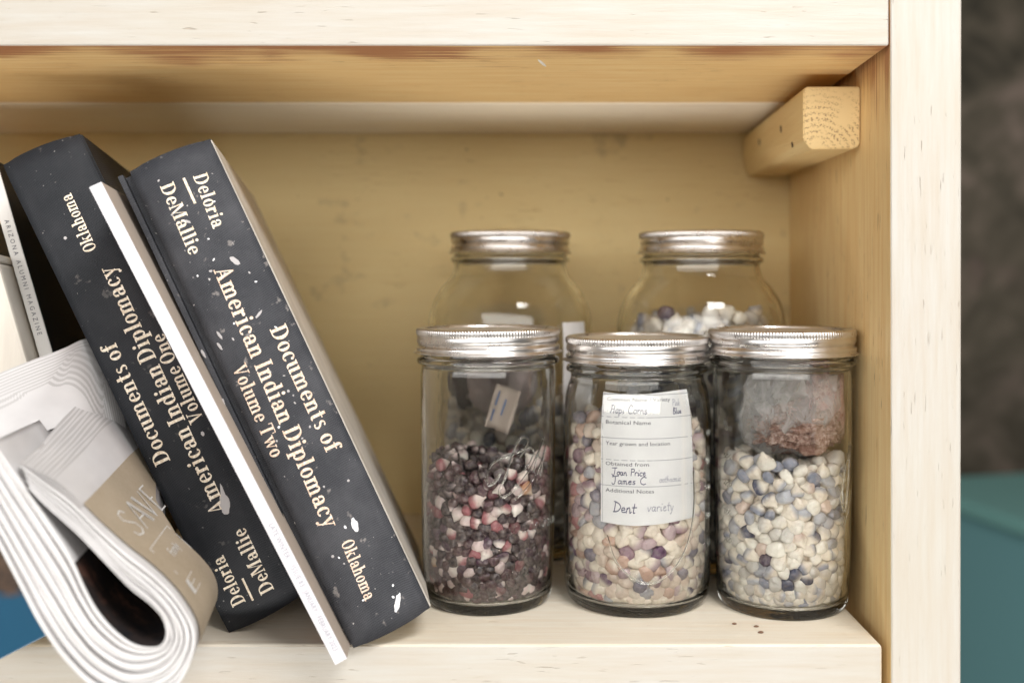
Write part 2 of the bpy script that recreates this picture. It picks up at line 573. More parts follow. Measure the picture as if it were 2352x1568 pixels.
def stem(x, y0, y1, top='', bot='', w_=T_):
    o = [rect(x, y0, x + w_, y1)]
    e = 0.085
    for s, y in ((top, y1 - t_), (bot, y0)):
        if s:
            o.append(rect(x - (e if s in 'lb' else 0), y, x + w_ + (e if s in 'rb' else 0), y + t_))
    return o


def ball(cx, cy, r_): return [[(cx + r_ * math.cos(R(a)), cy + r_ * math.sin(R(a))) for a in range(0, 360, 40)]]


def arch(x0, x1):   # thin shoulder from stem right edge x0 to stem right edge x1
    cx, rx = (x0 + x1) / 2, (x1 - x0) / 2
    return ring(cx - 0.02, XH - 0.20, rx + 0.02, 0.215, T_ * 0.85, t_ * 1.3, 0, 165)


G = {
    'D': (lambda: stem(.1, 0, 1, 'l', 'l') + [rect(.3, 0, .42, t_), rect(.3, 1 - t_, .42, 1)] + ring(.40, .5, .47, .5, T_ * 1.1, t_, -90, 90), .95),
    'O': (lambda: ring(.45, .5, .42, .52, T_ * 1.1, t_, 0, 360), .92),
    'I': (lambda: stem(.12, 0, 1, 'b', 'b'), .45),
    'T': (lambda: stem(.36, 0, 1, '', 'b') + [rect(.04, 1 - t_, .88, 1), rect(.04, .74, .10, 1), rect(.82, .74, .88, 1)], .92),
    'A': (lambda: [[(.10, 0), (.17, 0), (.47, .96), (.42, 1.02)], [(.58, 0), (.80, 0), (.50, 1.02), (.40, 1.02)], rect(.24, .28, .64, .28 + t_), rect(0, 0, .28, t_), rect(.48, 0, .92, t_)], .93),
    'V': (lambda: [[(.10, 1), (.32, 1), (.50, .0), (.42, 0)], [(.72, 1), (.79, 1), (.50, 0), (.42, .06)], rect(0, 1 - t_, .42, 1), rect(.60, 1 - t_, .90, 1)], .88),
    'M': (lambda: stem(.10, 0, 1, 'l', 'b', .09) + [[(.12, 1), (.32, 1), (.62, .12), (.54, 0)], [(.88, 1), (.82, 1), (.52, 0), (.58, .12)]] + stem(.84, 0, 1, 'r', 'b'), 1.18),
    'o': (lambda: ring(.34, XH / 2, .31, XH / 2 + .015, T_ * .98, t_, 0, 360), .68),
    'c': (lambda: ring(.34, XH / 2, .31, XH / 2 + .015, T_ * .98, t_, 50, 318) + ball(.52, XH - .17, .085), .62),
    'e': (lambda: ring(.34, XH / 2, .31, XH / 2 + .015, T_ * .98, t_, 0, 322) + [rect(.18, XH / 2 - .02, .62, XH / 2 + .04)], .65),
    'u': (lambda: stem(.09, .16, XH, 'l') + ring(.30, .20, .21, .215, T_, t_ * 1.3, 180, 300) + stem(.46, 0, XH, 'l', 'r'), .78),
    'n': (lambda: stem(.09, 0, XH, 'l', 'b') + arch(.22, .66) + stem(.48, 0, XH - .2, '', 'b', T_ * .9), .80),
    'm': (lambda: stem(.09, 0, XH, 'l', 'b') + arch(.22, .66) + stem(.48, 0, XH - .2, '', 'b', T_ * .9) + arch(.6, 1.04) + stem(.86, 0, XH - .2, '', 'b', T_ * .9), 1.18),
    'h': (lambda: stem(.09, 0, 1.02, 'l', 'b') + arch(.22, .66) + stem(.48, 0, XH - .2, '', 'b', T_ * .9), .80),
    'r': (lambda: stem(.09, 0, XH, 'l', 'b') + ring(.42, XH - .22, .17, .22, T_ * .7, t_ * 1.3, 70, 170) + ball(.46, XH - .11, .09), .60),
    'i': (lambda: stem(.10, 0, XH, 'l', 'b') + ball(.20, .90, .11), .42),
    'l': (lambda: stem(.10, 0, 1.02, 'l', 'b'), .42),
    't': (lambda: stem(.12, .12, .92) + [rect(.02, XH - t_, .46, XH)] + ring(.31, .16, .19, .17, T_, t_, 180, 320), .50),
    'f': (lambda: stem(.12, 0, .82, '', 'b') + [rect(.02, XH - t_, .46, XH)] + ring(.33, .80, .21, .23, T_, t_, 60, 180) + ball(.46, .93, .085), .50),
    's': (lambda: ring(.28, XH * .74, .21, XH * .26 + .01, .13, t_, 30, 250) + [[(.09, .55), (.2, .36), (.50, .14), (.42, .36)]] + ring(.29, XH * .26, .22, XH * .26 + .01, .14, t_, -150, 70), .56),
    'a': (lambda: stem(.40, .10, .50) + ring(.31, .46, .29, .235, T_, t_, 0, 150) + ball(.14, .48, .085) + ring(.28, .19, .23, .20, T_ * .9, t_, 40, 325) + [rect(.44, 0, .72, t_ * 1.6)], .72),
    'd': (lambda: ring(.32, XH / 2, .29, XH / 2 + .01, T_, t_, 40, 320) + stem(.46, 0, 1.02, 'l', 'r'), .80),
    'p': (lambda: stem(.09, -.30, XH, 'l', 'b') + ring(.43, XH / 2, .29, XH / 2 + .01, T_, t_, -140, 140), .78),
    'k': (lambda: stem(.09, 0, 1.02, 'l', 'b') + [[(.28, .30), (.33, .25), (.62, .62), (.55, .64)], [(.36, .40), (.50, .46), (.80, .02), (.58, .02)], rect(.46, XH - t_, .76, XH), rect(.50, 0, .86, t_)], .86),
    'y': (lambda: [[(.06, XH), (.28, XH), (.48, .0), (.38, 0)], [(.58, XH), (.65, XH), (.34, -.26), (.26, -.22)], rect(-.02, XH - t_, .36, XH), rect(.46, XH - t_, .76, XH)] + ball(.20, -.22, .09), .74),
    'w': (lambda: [[(.04, XH), (.24, XH), (.40, 0), (.31, 0)], [(.46, XH), (.52, XH), (.38, 0), (.32, .03)], [(.40, XH), (.60, XH), (.76, 0), (.67, 0)], [(.88, XH), (.94, XH), (.74, 0), (.68, .03)], rect(-.03, XH - t_, .32, XH), rect(.78, XH - t_, 1.02, XH)], 1.0),
}


def serif_polys(text):
    polys, x = [], 0.0
    for ch in text:
        if ch == ' ':
            x += .32
            continue
        f_, adv = G[ch]
        for q in f_():
            polys.append([(x + a, b_) for a, b_ in q])
        x += adv + .035
    return polys, x


def refine(polys, step=0.12):
    """split long edges so that the mapped letters follow a curved surface"""
    return polys


def cut(q, lim):
    if len(q) != 4:
        return [q]
    e0 = max(math.dist(q[0], q[1]), math.dist(q[3], q[2]))
    e1 = max(math.dist(q[1], q[2]), math.dist(q[0], q[3]))
    lp = lambda a, b, t: (a[0] + (b[0] - a[0]) * t, a[1] + (b[1] - a[1]) * t)
    if max(e0, e1) <= lim:
        return [q]
    if e0 >= e1:
        k = int(math.ceil(e0 / lim))
        return [[lp(q[0], q[1], i / k), lp(q[0], q[1], (i + 1) / k), lp(q[3], q[2], (i + 1) / k), lp(q[3], q[2], i / k)] for i in range(k)]
    return cut([q[1], q[2], q[3], q[0]], lim)


def polys_obj(name, polys, mapf, mat, parent, lim=0.0):
    vs, fs = [], []
    if lim:
        polys = [c_ for q in polys for c_ in cut(q, lim)]
    for i, q in enumerate(polys):
        b0 = len(vs)
        for a, c in q:
            vs.append(mapf(a, c, 0.10 + 0.004 * (i % 23)))
        fs.append(list(range(b0, len(vs))))
    return mesh_obj(name, vs, fs, mat, parent)


_fontcache = {}


def font_polys(text, spacing=1.0):
    """letters of the built-in sans font as triangles, cap height about 1"""
    cu = bpy.data.curves.new('t', 'FONT')
    cu.body = text
    cu.size = 1.37
    cu.space_character = spacing
    cu.resolution_u = 2
    o = bpy.data.objects.new('t', cu)
    me = bpy.data.meshes.new_from_object(o)
    polys = [[(me.vertices[i].co.x, me.vertices[i].co.y) for i in p.vertices] for p in me.polygons]
    bpy.data.objects.remove(o)
    bpy.data.curves.remove(cu)
    bpy.data.meshes.remove(me)
    xs = [a for q in polys for a, _ in q]
    x0, x1 = min(xs), max(xs)
    return [[(a - x0, c) for a, c in q] for q in polys], x1 - x0


def stroke_polys(lines, wd):
    out = []
    for ln in lines:
        for (ax, ay), (bx, by) in zip(ln, ln[1:]):
            L = math.hypot(bx - ax, by - ay) or 1e-6
            nx, ny = -(by - ay) / L * wd / 2, (bx - ax) / L * wd / 2
            ex, ey = (bx - ax) / L * wd * .3, (by - ay) / L * wd * .3
            out.append([(ax + nx - ex, ay + ny - ey), (ax - nx - ex, ay - ny - ey), (bx - nx + ex, by - ny + ey), (bx + nx + ex, by + ny + ey)])
    return out


# ------------------------------------------------------------------ leaning books
class Leaning:
    """frame of a book whose spine faces the room: a up the spine, p across it, d into the shelf"""

    def __init__(self, bl, lean, sb):
        self.o = Vector(bl)
        self.a = Vector((-math.sin(lean), 0, math.cos(lean)))
        p = Vector((math.cos(lean), 0, math.sin(lean)))
        cb = math.sqrt(1 - sb * sb)
        self.d = Vector((0, 1, 0)) * cb - p * sb
        self.p = p * cb + Vector((0, 1, 0)) * sb

    def at(self, x, z, y=0.0):
        return self.o + self.p * x + self.a * z + self.d * y

    def unproj(self, u, v):
        """point of the spine plane seen at photo position u, v -> (across, up)"""
        c = Vector((0, -D0, ZC))
        r_ = Vector(((u - U0) / FD, 1, -(v - V0) / FD))
        nrm = self.d
        k = (self.o - c).dot(nrm) / r_.dot(nrm)
        q = c + r_ * k - self.o
        return q.dot(self.p), q.dot(self.a)


def hardback(name, label, fr, W, H, Dp, bulge, mcloth, mright, joint=0.0):
    e = empty(name, label, 'book')
    nb, nh = 12, 28
    # spine: bulged shell with thickness
    def bz(x): return -bulge * (1 - (2 * x / W - 1) ** 2)
    def endc(x): return 0.9 * (1 - (2 * x / W - 1) ** 2)
    vs, fs = [], []
    rnd = random.Random(5)
    for layer in (0, 1):
        for j in range(nh + 1):
            for i in range(nb + 1):
                x = W * i / nb
                q = j / nh
                z = -endc(x) * 1.3 + q * (H + endc(x) * 2.6)
                y = bz(x) + layer * 2.0
                if layer == 0 and (i in (1, nb - 1)):
                    y += 0.9                         # the joint beside the boards
                # worn soft ends
                if j in (0, nh): y += 1.2 if layer == 0 else 0
                vs.append(fr.at(x, z, y))
    M1 = (nh + 1) * (nb + 1)
    idx = lambda l_, j, i: l_ * M1 + j * (nb + 1) + i
    for j in range(nh):
        for i in range(nb):
            fs.append((idx(0, j, i), idx(0, j, i + 1), idx(0, j + 1, i + 1), idx(0, j + 1, i)))
            fs.append((idx(1, j + 1, i), idx(1, j + 1, i + 1), idx(1, j, i + 1), idx(1, j, i)))
    for j in range(nh):
        fs.append((idx(0, j + 1, 0), idx(1, j + 1, 0), idx(1, j, 0), idx(0, j, 0)))
        fs.append((idx(0, j, nb), idx(1, j, nb), idx(1, j + 1, nb), idx(0, j + 1, nb)))
    for i in range(nb):
        fs.append((idx(0, 0, i + 1), idx(0, 0, i), idx(1, 0, i), idx(1, 0, i + 1)))
        fs.append((idx(0, nh, i), idx(0, nh, i + 1), idx(1, nh, i + 1), idx(1, nh, i)))
    mesh_obj('spine', vs, fs, mcloth, e, smooth=True)

    def slab(nm, x0, x1, z0, z1, y0, y1, mat, bev=0.5):
        c8 = [fr.at(x0, z0, y0), fr.at(x1, z0, y0), fr.at(x1, z0, y1), fr.at(x0, z0, y1),
              fr.at(x0, z1, y0), fr.at(x1, z1, y0), fr.at(x1, z1, y1), fr.at(x0, z1, y1)]
        return bm_obj(nm, prism_bm(c8, bev), mat, e)
    if joint:
        slab('cover', -joint, -joint + 2.8, 0, H, 1.2, Dp, mcloth)
        slab('joint', -joint + 2.9, 1.5, 1.5, H - 1.5, 4.2, 6, mcloth)
    else:
        slab('cover', -0.6, 2.2, 0, H, 3.2, Dp, mcloth)
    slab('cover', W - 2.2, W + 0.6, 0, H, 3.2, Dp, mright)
    slab('page_block', 2.4, W - 2.4, 5, H - 5, 2.4, Dp - 5, M_pages, 0.3)

    def mapf(x, z, off):
        return fr.at(x, z, bz(min(max(x, 0), W)) - off)
    return e, mapf


def line_of_text(parent, fr, mapf, text, p0, p1, cap, mat, up, serif=True, name='lettering', spacing=1.0):
    """p0, p1: photo positions of the two ends of the base line; cap: letter height in photo px; up: side of the letter tops (+1 right, -1 left)"""
    a = Vector(fr.unproj(*p0)); b = Vector(fr.unproj(*p1))
    polys, L = serif_polys(text) if serif else font_polys(text, spacing)
    d = (b - a)
    sx = d.length / L
    d.normalize()
    n = Vector((d.y, -d.x))
    if n.x * up < 0: n = -n
    n = Vector((-d.y, d.x)) if (Vector((-d.y, d.x)).x * up > 0) else Vector((d.y, -d.x))
    capm = cap * 0.2259

    def f_(x, y, off):
        q = a + d * (x * sx) + n * (y * capm)
        return mapf(q.x, q.y, off)
    return polys_obj(name, polys, f_, mat, parent, .26)


def blob(parent, fr, mapf, u, v, ru, rv, ang, mat, name='paint_drip', seed=1, h=0.5, tail=0.0):
    x, z = fr.unproj(u, v)
    rd = random.Random(seed)
    vs, fs = [], []
    n = 18
    k = 0.2259
    rr = [1 + rd.uniform(-.14, .14) for _ in range(n)]
    for ring_, (sc_, off) in enumerate(((1.0, 0.02), (0.8, h * .7), (0.4, h))):
        for i in range(n):
            t = 2 * math.pi * i / n
            a_, b_ = math.cos(t) * ru * k * sc_ * rr[i], math.sin(t) * rv * k * sc_ * rr[i]
            if math.sin(t) > .9: b_ *= 1 + tail
            ca, sa = math.cos(ang), math.sin(ang)
            vs.append(mapf(x + a_ * ca - b_ * sa, z + a_ * sa + b_ * ca, off))
    for r_ in range(2):
        for i in range(n):
            fs.append((r_ * n + i, r_ * n + (i + 1) % n, (r_ + 1) * n + (i + 1) % n, (r_ + 1) * n + i))
    fs.append(tuple(2 * n + i for i in range(n)))
    return mesh_obj(name, vs, fs, mat, parent, smooth=True)


# second volume (nearer the jars)
LEAN = R(25.2)
f2 = Leaning(P(812, 1489, 509.5), LEAN, 0.20)
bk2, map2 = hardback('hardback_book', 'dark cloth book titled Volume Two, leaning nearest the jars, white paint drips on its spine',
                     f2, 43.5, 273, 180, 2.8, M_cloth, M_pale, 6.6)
for tx, a_, b_, cp, mt in (('Deloria', (445, 407), (492, 529), 32, M_gilt), ('DeMallie', (369, 430), (438, 590), 32, M_gilt),
                           ('American Indian Diplomacy', (492, 622), (746, 1215), 40, M_gilt2),
                           ('Documents of', (620, 757), (752, 1042), 38, M_gilt2), ('Volume Two', (533, 845), (625, 1054), 33, M_gilt2),
                           ('Oklahoma', (783, 1244), (839, 1378), 29, M_gilt2)):
    line_of_text(bk2, f2, map2, tx, a_, b_, cp, mt, +1)


def rule(parent, fr, mapf, p0, p1, wd, mat):
    a = Vector(fr.unproj(*p0)); b = Vector(fr.unproj(*p1))
    polys = stroke_polys([[tuple(a), tuple(a.lerp(b, .5)), tuple(b)]], wd)
    polys_obj('rule', polys, mapf, mat, parent)


rule(bk2, f2, map2, (425, 413), (450, 468), 1.3, M_gilt)
blob(bk2, f2, map2, 815, 1203, 7, 16, R(-10), M_drip, seed=2)
blob(bk2, f2, map2, 913, 1380, 6, 22, R(-60) + LEAN, M_drip, seed=3)
blob(bk2, f2, map2, 541, 600, 6, 14, R(20), M_smear, 'smear', seed=4, h=.1)
for i, (u, v, a_) in enumerate(((596, 722, -60), (505, 770, 10), (505, 795, 10), (467, 812, 5), (513, 925, -10), (430, 510, 50))):
    blob(bk2, f2, map2, u, v, 3, 11, R(a_), M_smear, 'smear', seed=10 + i, h=.08)
rd = random.Random(8)
for i in range(34):
    q = rd.random()
    u = 400 + 480 * q + rd.uniform(-60, 70); v = 400 + 1000 * q
    blob(bk2, f2, map2, u, v, rd.uniform(1.6, 3.2), rd.uniform(1.6, 4), rd.uniform(0, 3), M_drip if i % 2 else M_smear, 'speck', seed=30 + i, h=.1)

# first volume
f1 = Leaning(P(525, 1454, 531.5), R(25.8), 0.20)
bk1, map1 = hardback('hardback_book', 'black cloth book titled Volume One, left of the thin white magazine, spine text upside down',
                     f1, 42.5, 281, 180, 2.8, M_cloth1, M_cloth1)
for tx, a_, b_, cp in (('Documents of', (394, 1056), (266, 782), 38), ('American Indian Diplomacy', (524, 1168), (262, 608), 40),
                       ('Volume One', (470, 962), (376, 762), 33), ('Deloria', (566, 1378), (514, 1270), 33),
                       ('DeMallie', (631, 1350), (562, 1206), 33), ('Oklahoma', (226, 573), (166, 444), 29)):
    line_of_text(bk1, f1, map1, tx, a_, b_, cp, M_gilt, -1)
rule(bk1, f1, map1, (559, 1326), (582, 1374), 1.1, M_gilt)
blob(bk1, f1, map1, 518, 1155, 11, 26, R(-14), M_smear, 'smear', seed=6, h=.25, tail=.9)
blob(bk1, f1, map1, 153, 548, 4, 4, 0, M_smear, 'speck', seed=7, h=.1)
blob(bk1, f1, map1, 467, 995, 4, 6, 0, M_smear, 'speck', seed=9, h=.1)

# thin white magazine between the two volumes
f3 = Leaning(P(770, 1527, 487), R(27.3), 0.17)
mag = empty('magazine', 'thin white magazine squeezed between the two dark volumes, sticking out in front', 'magazine')
Wm, Hm, Dm = 6.4, 266, 205


def slab(e, fr, nm, x0, x1, z0, z1, y0, y1, mat, bev=0.4):
    c8 = [fr.at(x0, z0, y0), fr.at(x1, z0, y0), fr.at(x1, z0, y1), fr.at(x0, z0, y1),
          fr.at(x0, z1, y0), fr.at(x1, z1, y0), fr.at(x1, z1, y1), fr.at(x0, z1, y1)]
    return bm_obj(nm, prism_bm(c8, bev), mat, e)


slab(mag, f3, 'spine', 0, Wm, 0, Hm, 0, 1.2, M_white, .35)
slab(mag, f3, 'cover', Wm - .5, Wm, 0, Hm, 1.3, Dm, M_magside, .15)
m = N('dark_and_orange_cover')
n1 = m.noise(m.coord((8, 8, 14)), 1, 2)
m.pbsdf(m.ramp(n1, [(0.45, (0.02, 0.02, 0.05)), (0.55, (0.35, 0.10, 0.03))]), 0.35)
slab(mag, f3, 'cover', 0, .5, 0, Hm, 1.3, Dm, m.m, .15)
slab(mag, f3, 'page_block', .6, Wm - .6, 0.6, Hm - .6, 1.3, Dm - 1, M_pages, .1)
mag_map = lambda x, z, off: f3.at(x, z, -off * .6)
M_ink_l = simple('pale_grey_ink', (0.30, 0.30, 0.35), 0.6)
for tx, p0, p1 in (('LATE WINTER', (617, 1205), (655, 1285)), ('ISSUE 83', (664, 1303), (687, 1350)), ('JANUARY / FEBRUARY 2023', (692, 1360), (762, 1498))):
    pl, L = font_polys(tx, 1.1)
    a0, a1 = f3.unproj(*p0)[1], f3.unproj(*p1)[1]
    polys_obj('lettering', pl, lambda x, y, off, a0=a0, s_=(a0 - a1) / L: mag_map(2.4 + y * 2.6, a0 - x * s_, off), M_ink_l, mag)

# alumni magazine at the left edge
f4 = Leaning(P(262, 1405, 565), R(16.3), 0.22)
al = empty('magazine', 'white spined alumni magazine leaning at the left edge of the bay, side blackened as shade', 'magazine')
Wa, Ha = 7.2, 268
slab(al, f4, 'spine', 0, Wa, 0, Ha, 0, 1.2, simple('off_white_spine', (0.62, 0.60, 0.57), 0.45), .35)
slab(al, f4, 'cover', Wa - .5, Wa, 0, Ha, 1.3, 200, M_black, .15)  # black here paints the shade between this magazine and the first volume
slab(al, f4, 'page_block', .1, Wa - .6, .6, Ha - .6, 1.3, 199, M_pages, .1)
pl, L = font_polys('ARIZONA ALUMNI MAGAZINE', 1.6)
za0 = f4.unproj(14, 505)[1]; za1 = f4.unproj(86, 770)[1]
polys_obj('lettering', pl, lambda x, y, off: f4.at(2.3 + y * 2.6, za0 - x * (za0 - za1) / L, -off * .6), M_ink_d, al)
# cream box file left of it
f5 = Leaning(P(238, 1425, 548), R(16.3), 0.22)
m = N('cream_board')
n1 = m.noise(m.coord((160, 30, 9), (0, R(16), 0)), 1, 4)
m.pbsdf(m.ramp(n1, [(0.3, (0.60, 0.55, 0.48)), (0.7, (0.70, 0.655, 0.58))]), 0.6)
cb = empty('box_file', 'pale cream box file with a plain face, left of the white spined magazine', 'box file')
slab(cb, f5, 'body', -75, -0.4, 0, 208, 0, 150, m.m, 2.0)
slab(cb, f5, 'lid', -75.5, 0.1, 208.4, 213, -0.6, 150.5, m.m, 1.2)
# black block filling the dark place behind the box file
f6 = Leaning(P(170, 1400, 600), R(16.3), 0.22)
bb = empty('block', 'black block standing behind the cream box file at the left edge', 'block')
slab(bb, f6, 'spine', -70, -4, 0, 258, 0, 4, M_black, 1)
slab(bb, f6, 'cover', -7, -4, 0, 258, 4.2, 160, M_black, .5)
slab(bb, f6, 'page_block', -66, -8, 4, 252, 4.4, 150, M_pages, .5)

# blue picture book in the lower left corner
f7 = Leaning(P(-70, 1549, 475), R(26), 0.2)
blu = empty('picture_book', 'picture book with a blue and dark brown face in the lower left corner', 'book')
m = N('blue_print')
sep = m.n('ShaderNodeSeparateXYZ'); m.l(m.coord(), sep.inputs[0])
n1 = m.noise(m.coord((40, 40, 40)), 1, 4)
h_ = m.math('ADD', sep.outputs[2], m.math('MULTIPLY', n1, 0.02))
mrr = m.n('ShaderNodeMapRange'); mrr.inputs[1].default_value = 0.044; mrr.inputs[2].default_value = 0.050
m.l(h_, mrr.inputs[0])
c = m.mix(mrr.outputs[0], (0.010, 0.075, 0.145), m.ramp(n1, [(0.4, (0.03, 0.022, 0.018)), (0.7, (0.14, 0.085, 0.055))]))
m.pbsdf(c, 0.3)
slab(blu, f7, 'spine', 0, 38, 0, 112, 0, 3, m.m, .6)
slab(blu, f7, 'cover', 36.5, 38, 0, 112, 3.2, 150, m.m, .2)
slab(blu, f7, 'page_block', 1, 36, 2, 110, 3.2, 148, M_pages, .2)

# ------------------------------------------------------------------ newspapers


def catmull(pts, n):
    pts = [np.array(p, float) for p in pts]
    P_ = [2 * pts[0] - pts[1]] + pts + [2 * pts[-1] - pts[-2]]
    out = []
    m_ = len(pts) - 1
    for k in range(n + 1):
        t = k / n * m_
        i = min(int(t), m_ - 1); f_ = t - i
        p0, p1, p2, p3 = P_[i], P_[i + 1], P_[i + 2], P_[i + 3]
        out.append(.5 * ((2 * p1) + (-p0 + p2) * f_ + (2 * p0 - 5 * p1 + 4 * p2 - p3) * f_ ** 2 + (-p0 + 3 * p1 - 3 * p2 + p3) * f_ ** 3))
    return out


def ribbon(name, cl, th, y0, L, e, ez, mat, parent, seed=0):
    """cl: list of (x,z) mm; th(t): thickness; L(t) depth; e sideways drift; ez(t) rise"""
    n = len(cl)
    prof = [(-1, 1.0), (-1, .75), (-1, .5), (-1, .25), (-1, .02), (-.86, .008), (-.5, .001), (0, 0), (.5, .001), (.86, .008), (1, .02), (1, .25), (1, .5), (1, .75), (1, 1.0)]
    vs, fs = [], []
    rd = random.Random(seed)
    ph = rd.uniform(0, 6)
    for i in range(n):
        t = i / (n - 1)
        a = np.array(cl[max(i - 1, 0)]); b = np.array(cl[min(i + 1, n - 1)])
        tg = (b - a) / (np.linalg.norm(b - a) + 1e-9)
        nn = np.array((-tg[1], tg[0]))
        wob = 0.5 * math.sin(t * 9 + ph) + 0.25 * math.sin(t * 23 + ph * 2)
        hw = th(t) / 2
        for (q, dpt) in prof:
            dd = dpt * L(t)
            if 0 < dpt < .1: dd = hw * (1 - math.cos(math.asin(min(1, abs(q)))))
            c_ = np.array(cl[i]) + nn * q * hw
            vs.append((c_[0] + e * dd, y0 + dd + wob, c_[1] + ez(t, dd)))
    m_ = len(prof)
    for i in range(n - 1):
        for j in range(m_ - 1):
            fs.append((i * m_ + j, i * m_ + j + 1, (i + 1) * m_ + j + 1, (i + 1) * m_ + j))
        fs.append((i * m_ + m_ - 1, i * m_, (i + 1) * m_, (i + 1) * m_ + m_ - 1))
    fs.append(tuple(range(m_)))
    fs.append(tuple((n - 1) * m_ + j for j in range(m_))[::-1])
    return mesh_obj(name, vs, fs, mat, parent, smooth=True)


news = empty('newspaper', 'thick folded newspaper curled into a loop towards the front, tan advert on its outer page', 'newspaper')
NF = 425.0
toxz = lambda u, v: ((u - U0) * NF / FD, ZC - (v - V0) * NF / FD)
Ipts = [(66, 1118), (110, 1163), (180, 1228), (240, 1292), (297, 1350), (345, 1388), (372, 1420), (380, 1458), (362, 1484), (312, 1480), (267, 1450), (223, 1400), (193, 1345), (160, 1272), (100, 1180), (40, 1096), (-20, 1010)]
Opts = [(44, 1066), (104, 1110), (160, 1150), (218, 1205), (282, 1262), (356, 1322), (412, 1385), (447, 1453), (438, 1520), (398, 1585), (310, 1618), (220, 1586), (150, 1520), (95, 1442), (55, 1368), (0, 1262), (-60, 1150)]
NL = 13
ic = catmull([toxz(*p) for p in Ipts], 110)
oc = catmull([toxz(*p) for p in Opts], 110)
Lf = lambda t: float(np.interp(t, [0, .17, .24, .31, .40, 1], [160, 160, 86, 60, 68, 72]))
ezf = lambda t, dd: 17.0 * max(0, 1 - t / .22) * float(np.interp(dd, [0, 30, 70, 100, 118, 135, 160], [0, .2, .62, .93, 1.0, .88, .45]))
for k in range(NL):
    q0, q1 = k / NL, (k + 1) / NL
    # the right arm shows fewer, thicker folds: bunch the inner layers there
    cl, thk = [], []
    for i, (a, b) in enumerate(zip(ic, oc)):
        t = i / 110
        s_ = 1 / (1 + math.exp((t - .5) * 14))            # 1 on the right arm, 0 on the left arm
        g = lambda q: (1 - s_) * q + s_ * (q ** 1.7)
        mid = (g(q0) + g(q1)) / 2
        cl.append(a + (b - a) * mid)
        ta = ic[min(i + 1, 110)] + oc[min(i + 1, 110)] - ic[max(i - 1, 0)] - oc[max(i - 1, 0)]
        ta = ta / np.linalg.norm(ta)
        thk.append(max(.5, abs((b - a)[0] * ta[1] - (b - a)[1] * ta[0]) * (g(q1) - g(q0)) * .95))
    ribbon('folded_section', cl, lambda t, thk=thk: thk[min(int(round(t * 110)), 110)], NF - D0 + (0, 1.6, .5, 2.2)[k % 4], Lf, -0.22, ezf, M_news, news, k)
    sec_ = news.children[-1] if False else bpy.context.scene.collection.objects[-1]
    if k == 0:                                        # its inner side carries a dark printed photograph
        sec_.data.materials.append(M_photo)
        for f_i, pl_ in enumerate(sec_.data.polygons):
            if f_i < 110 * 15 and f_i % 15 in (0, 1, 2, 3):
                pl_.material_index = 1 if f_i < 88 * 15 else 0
# back of the loop: a crumpled inner page closes it
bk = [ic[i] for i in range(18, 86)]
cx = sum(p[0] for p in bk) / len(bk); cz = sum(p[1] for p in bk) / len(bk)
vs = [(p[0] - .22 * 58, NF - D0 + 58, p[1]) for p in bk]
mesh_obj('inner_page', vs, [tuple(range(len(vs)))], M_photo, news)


# printed advert on the outermost page
def outer(t, dd, off):
    x = t * 110
    i = min(int(x), 109); f_ = x - i
    p_ = oc[i] * (1 - f_) + oc[i + 1] * f_
    a, b = oc[max(i - 1, 0)], oc[min(i + 2, 110)]
    out = (oc[i] - ic[i]); out = out / np.linalg.norm(out)
    p_ = p_ + out * off
    return (p_[0] - .22 * dd, NF - D0 + dd, p_[1] + ezf(t, dd))


vs, fs = [], []
nt, nd = 40, 10
for i in range(nt + 1):
    for j in range(nd + 1):
        t = .150 + (.475 - .150) * i / nt
        d0 = 7
        vs.append(outer(t, d0 + (Lf(t) - .5 - d0) * j / nd, 1.0))
for i in range(nt):
    for j in range(nd):
        fs.append((i * (nd + 1) + j, i * (nd + 1) + j + 1, (i + 1) * (nd + 1) + j + 1, (i + 1) * (nd + 1) + j))
mesh_obj('advert', vs, fs, M_ad, news, smooth=True)
M_wl = simple('white_print', (0.74, 0.74, 0.72), 0.6)


def on_ad(polys, t0, t1, d0, d1, L, name='lettering', mt=M_wl):
    polys_obj(name, polys, lambda x, y, off: outer(t1 + (t0 - t1) * y, d0 + (d1 - d0) * x / L, 1.15 + off * .8), mt, news)


pl, L = serif_polys('O')
# SAVE in tall light capitals
LT = {'S': [[(.62, .85), (.45, 1), (.2, .95), (.15, .72), (.35, .55), (.6, .38), (.62, .12), (.4, 0), (.12, .06), (.05, .22)]],
      'A': [[(.0, 0), (.38, 1), (.75, 0)], [(.14, .36), (.6, .36)], [(.46, 1), (.86, 0)]],
      'V': [[(.0, 1), (.38, 0), (.74, 1)], [(.1, 1), (.42, .1)]],
      'E': [[(.6, 1), (.1, 1), (.1, 0), (.62, 0)], [(.1, .52), (.5, .52)], [(.18, 1), (.18, 0)]]}
sp_, x = [], 0
for ch in 'SAVE':
    sp_ += [[(x + a, b) for a, b in ln] for ln in LT[ch]]
    x += .86
on_ad(stroke_polys(sp_, .05), .205, .262, 24, 92, x)
on_ad(stroke_polys([[(0, 0), (0, 1), (1, 1), (1, 0)]], .02), .285, .345, 20, 62, 1, 'border_line')
pl, L = font_polys('Family')
on_ad(pl, .305, .325, 34, 50, L)
on_ad(stroke_polys([[(a, b) for a, b in ln] for ln in LT['E']], .06), .365, .392, 20, 40, .7)

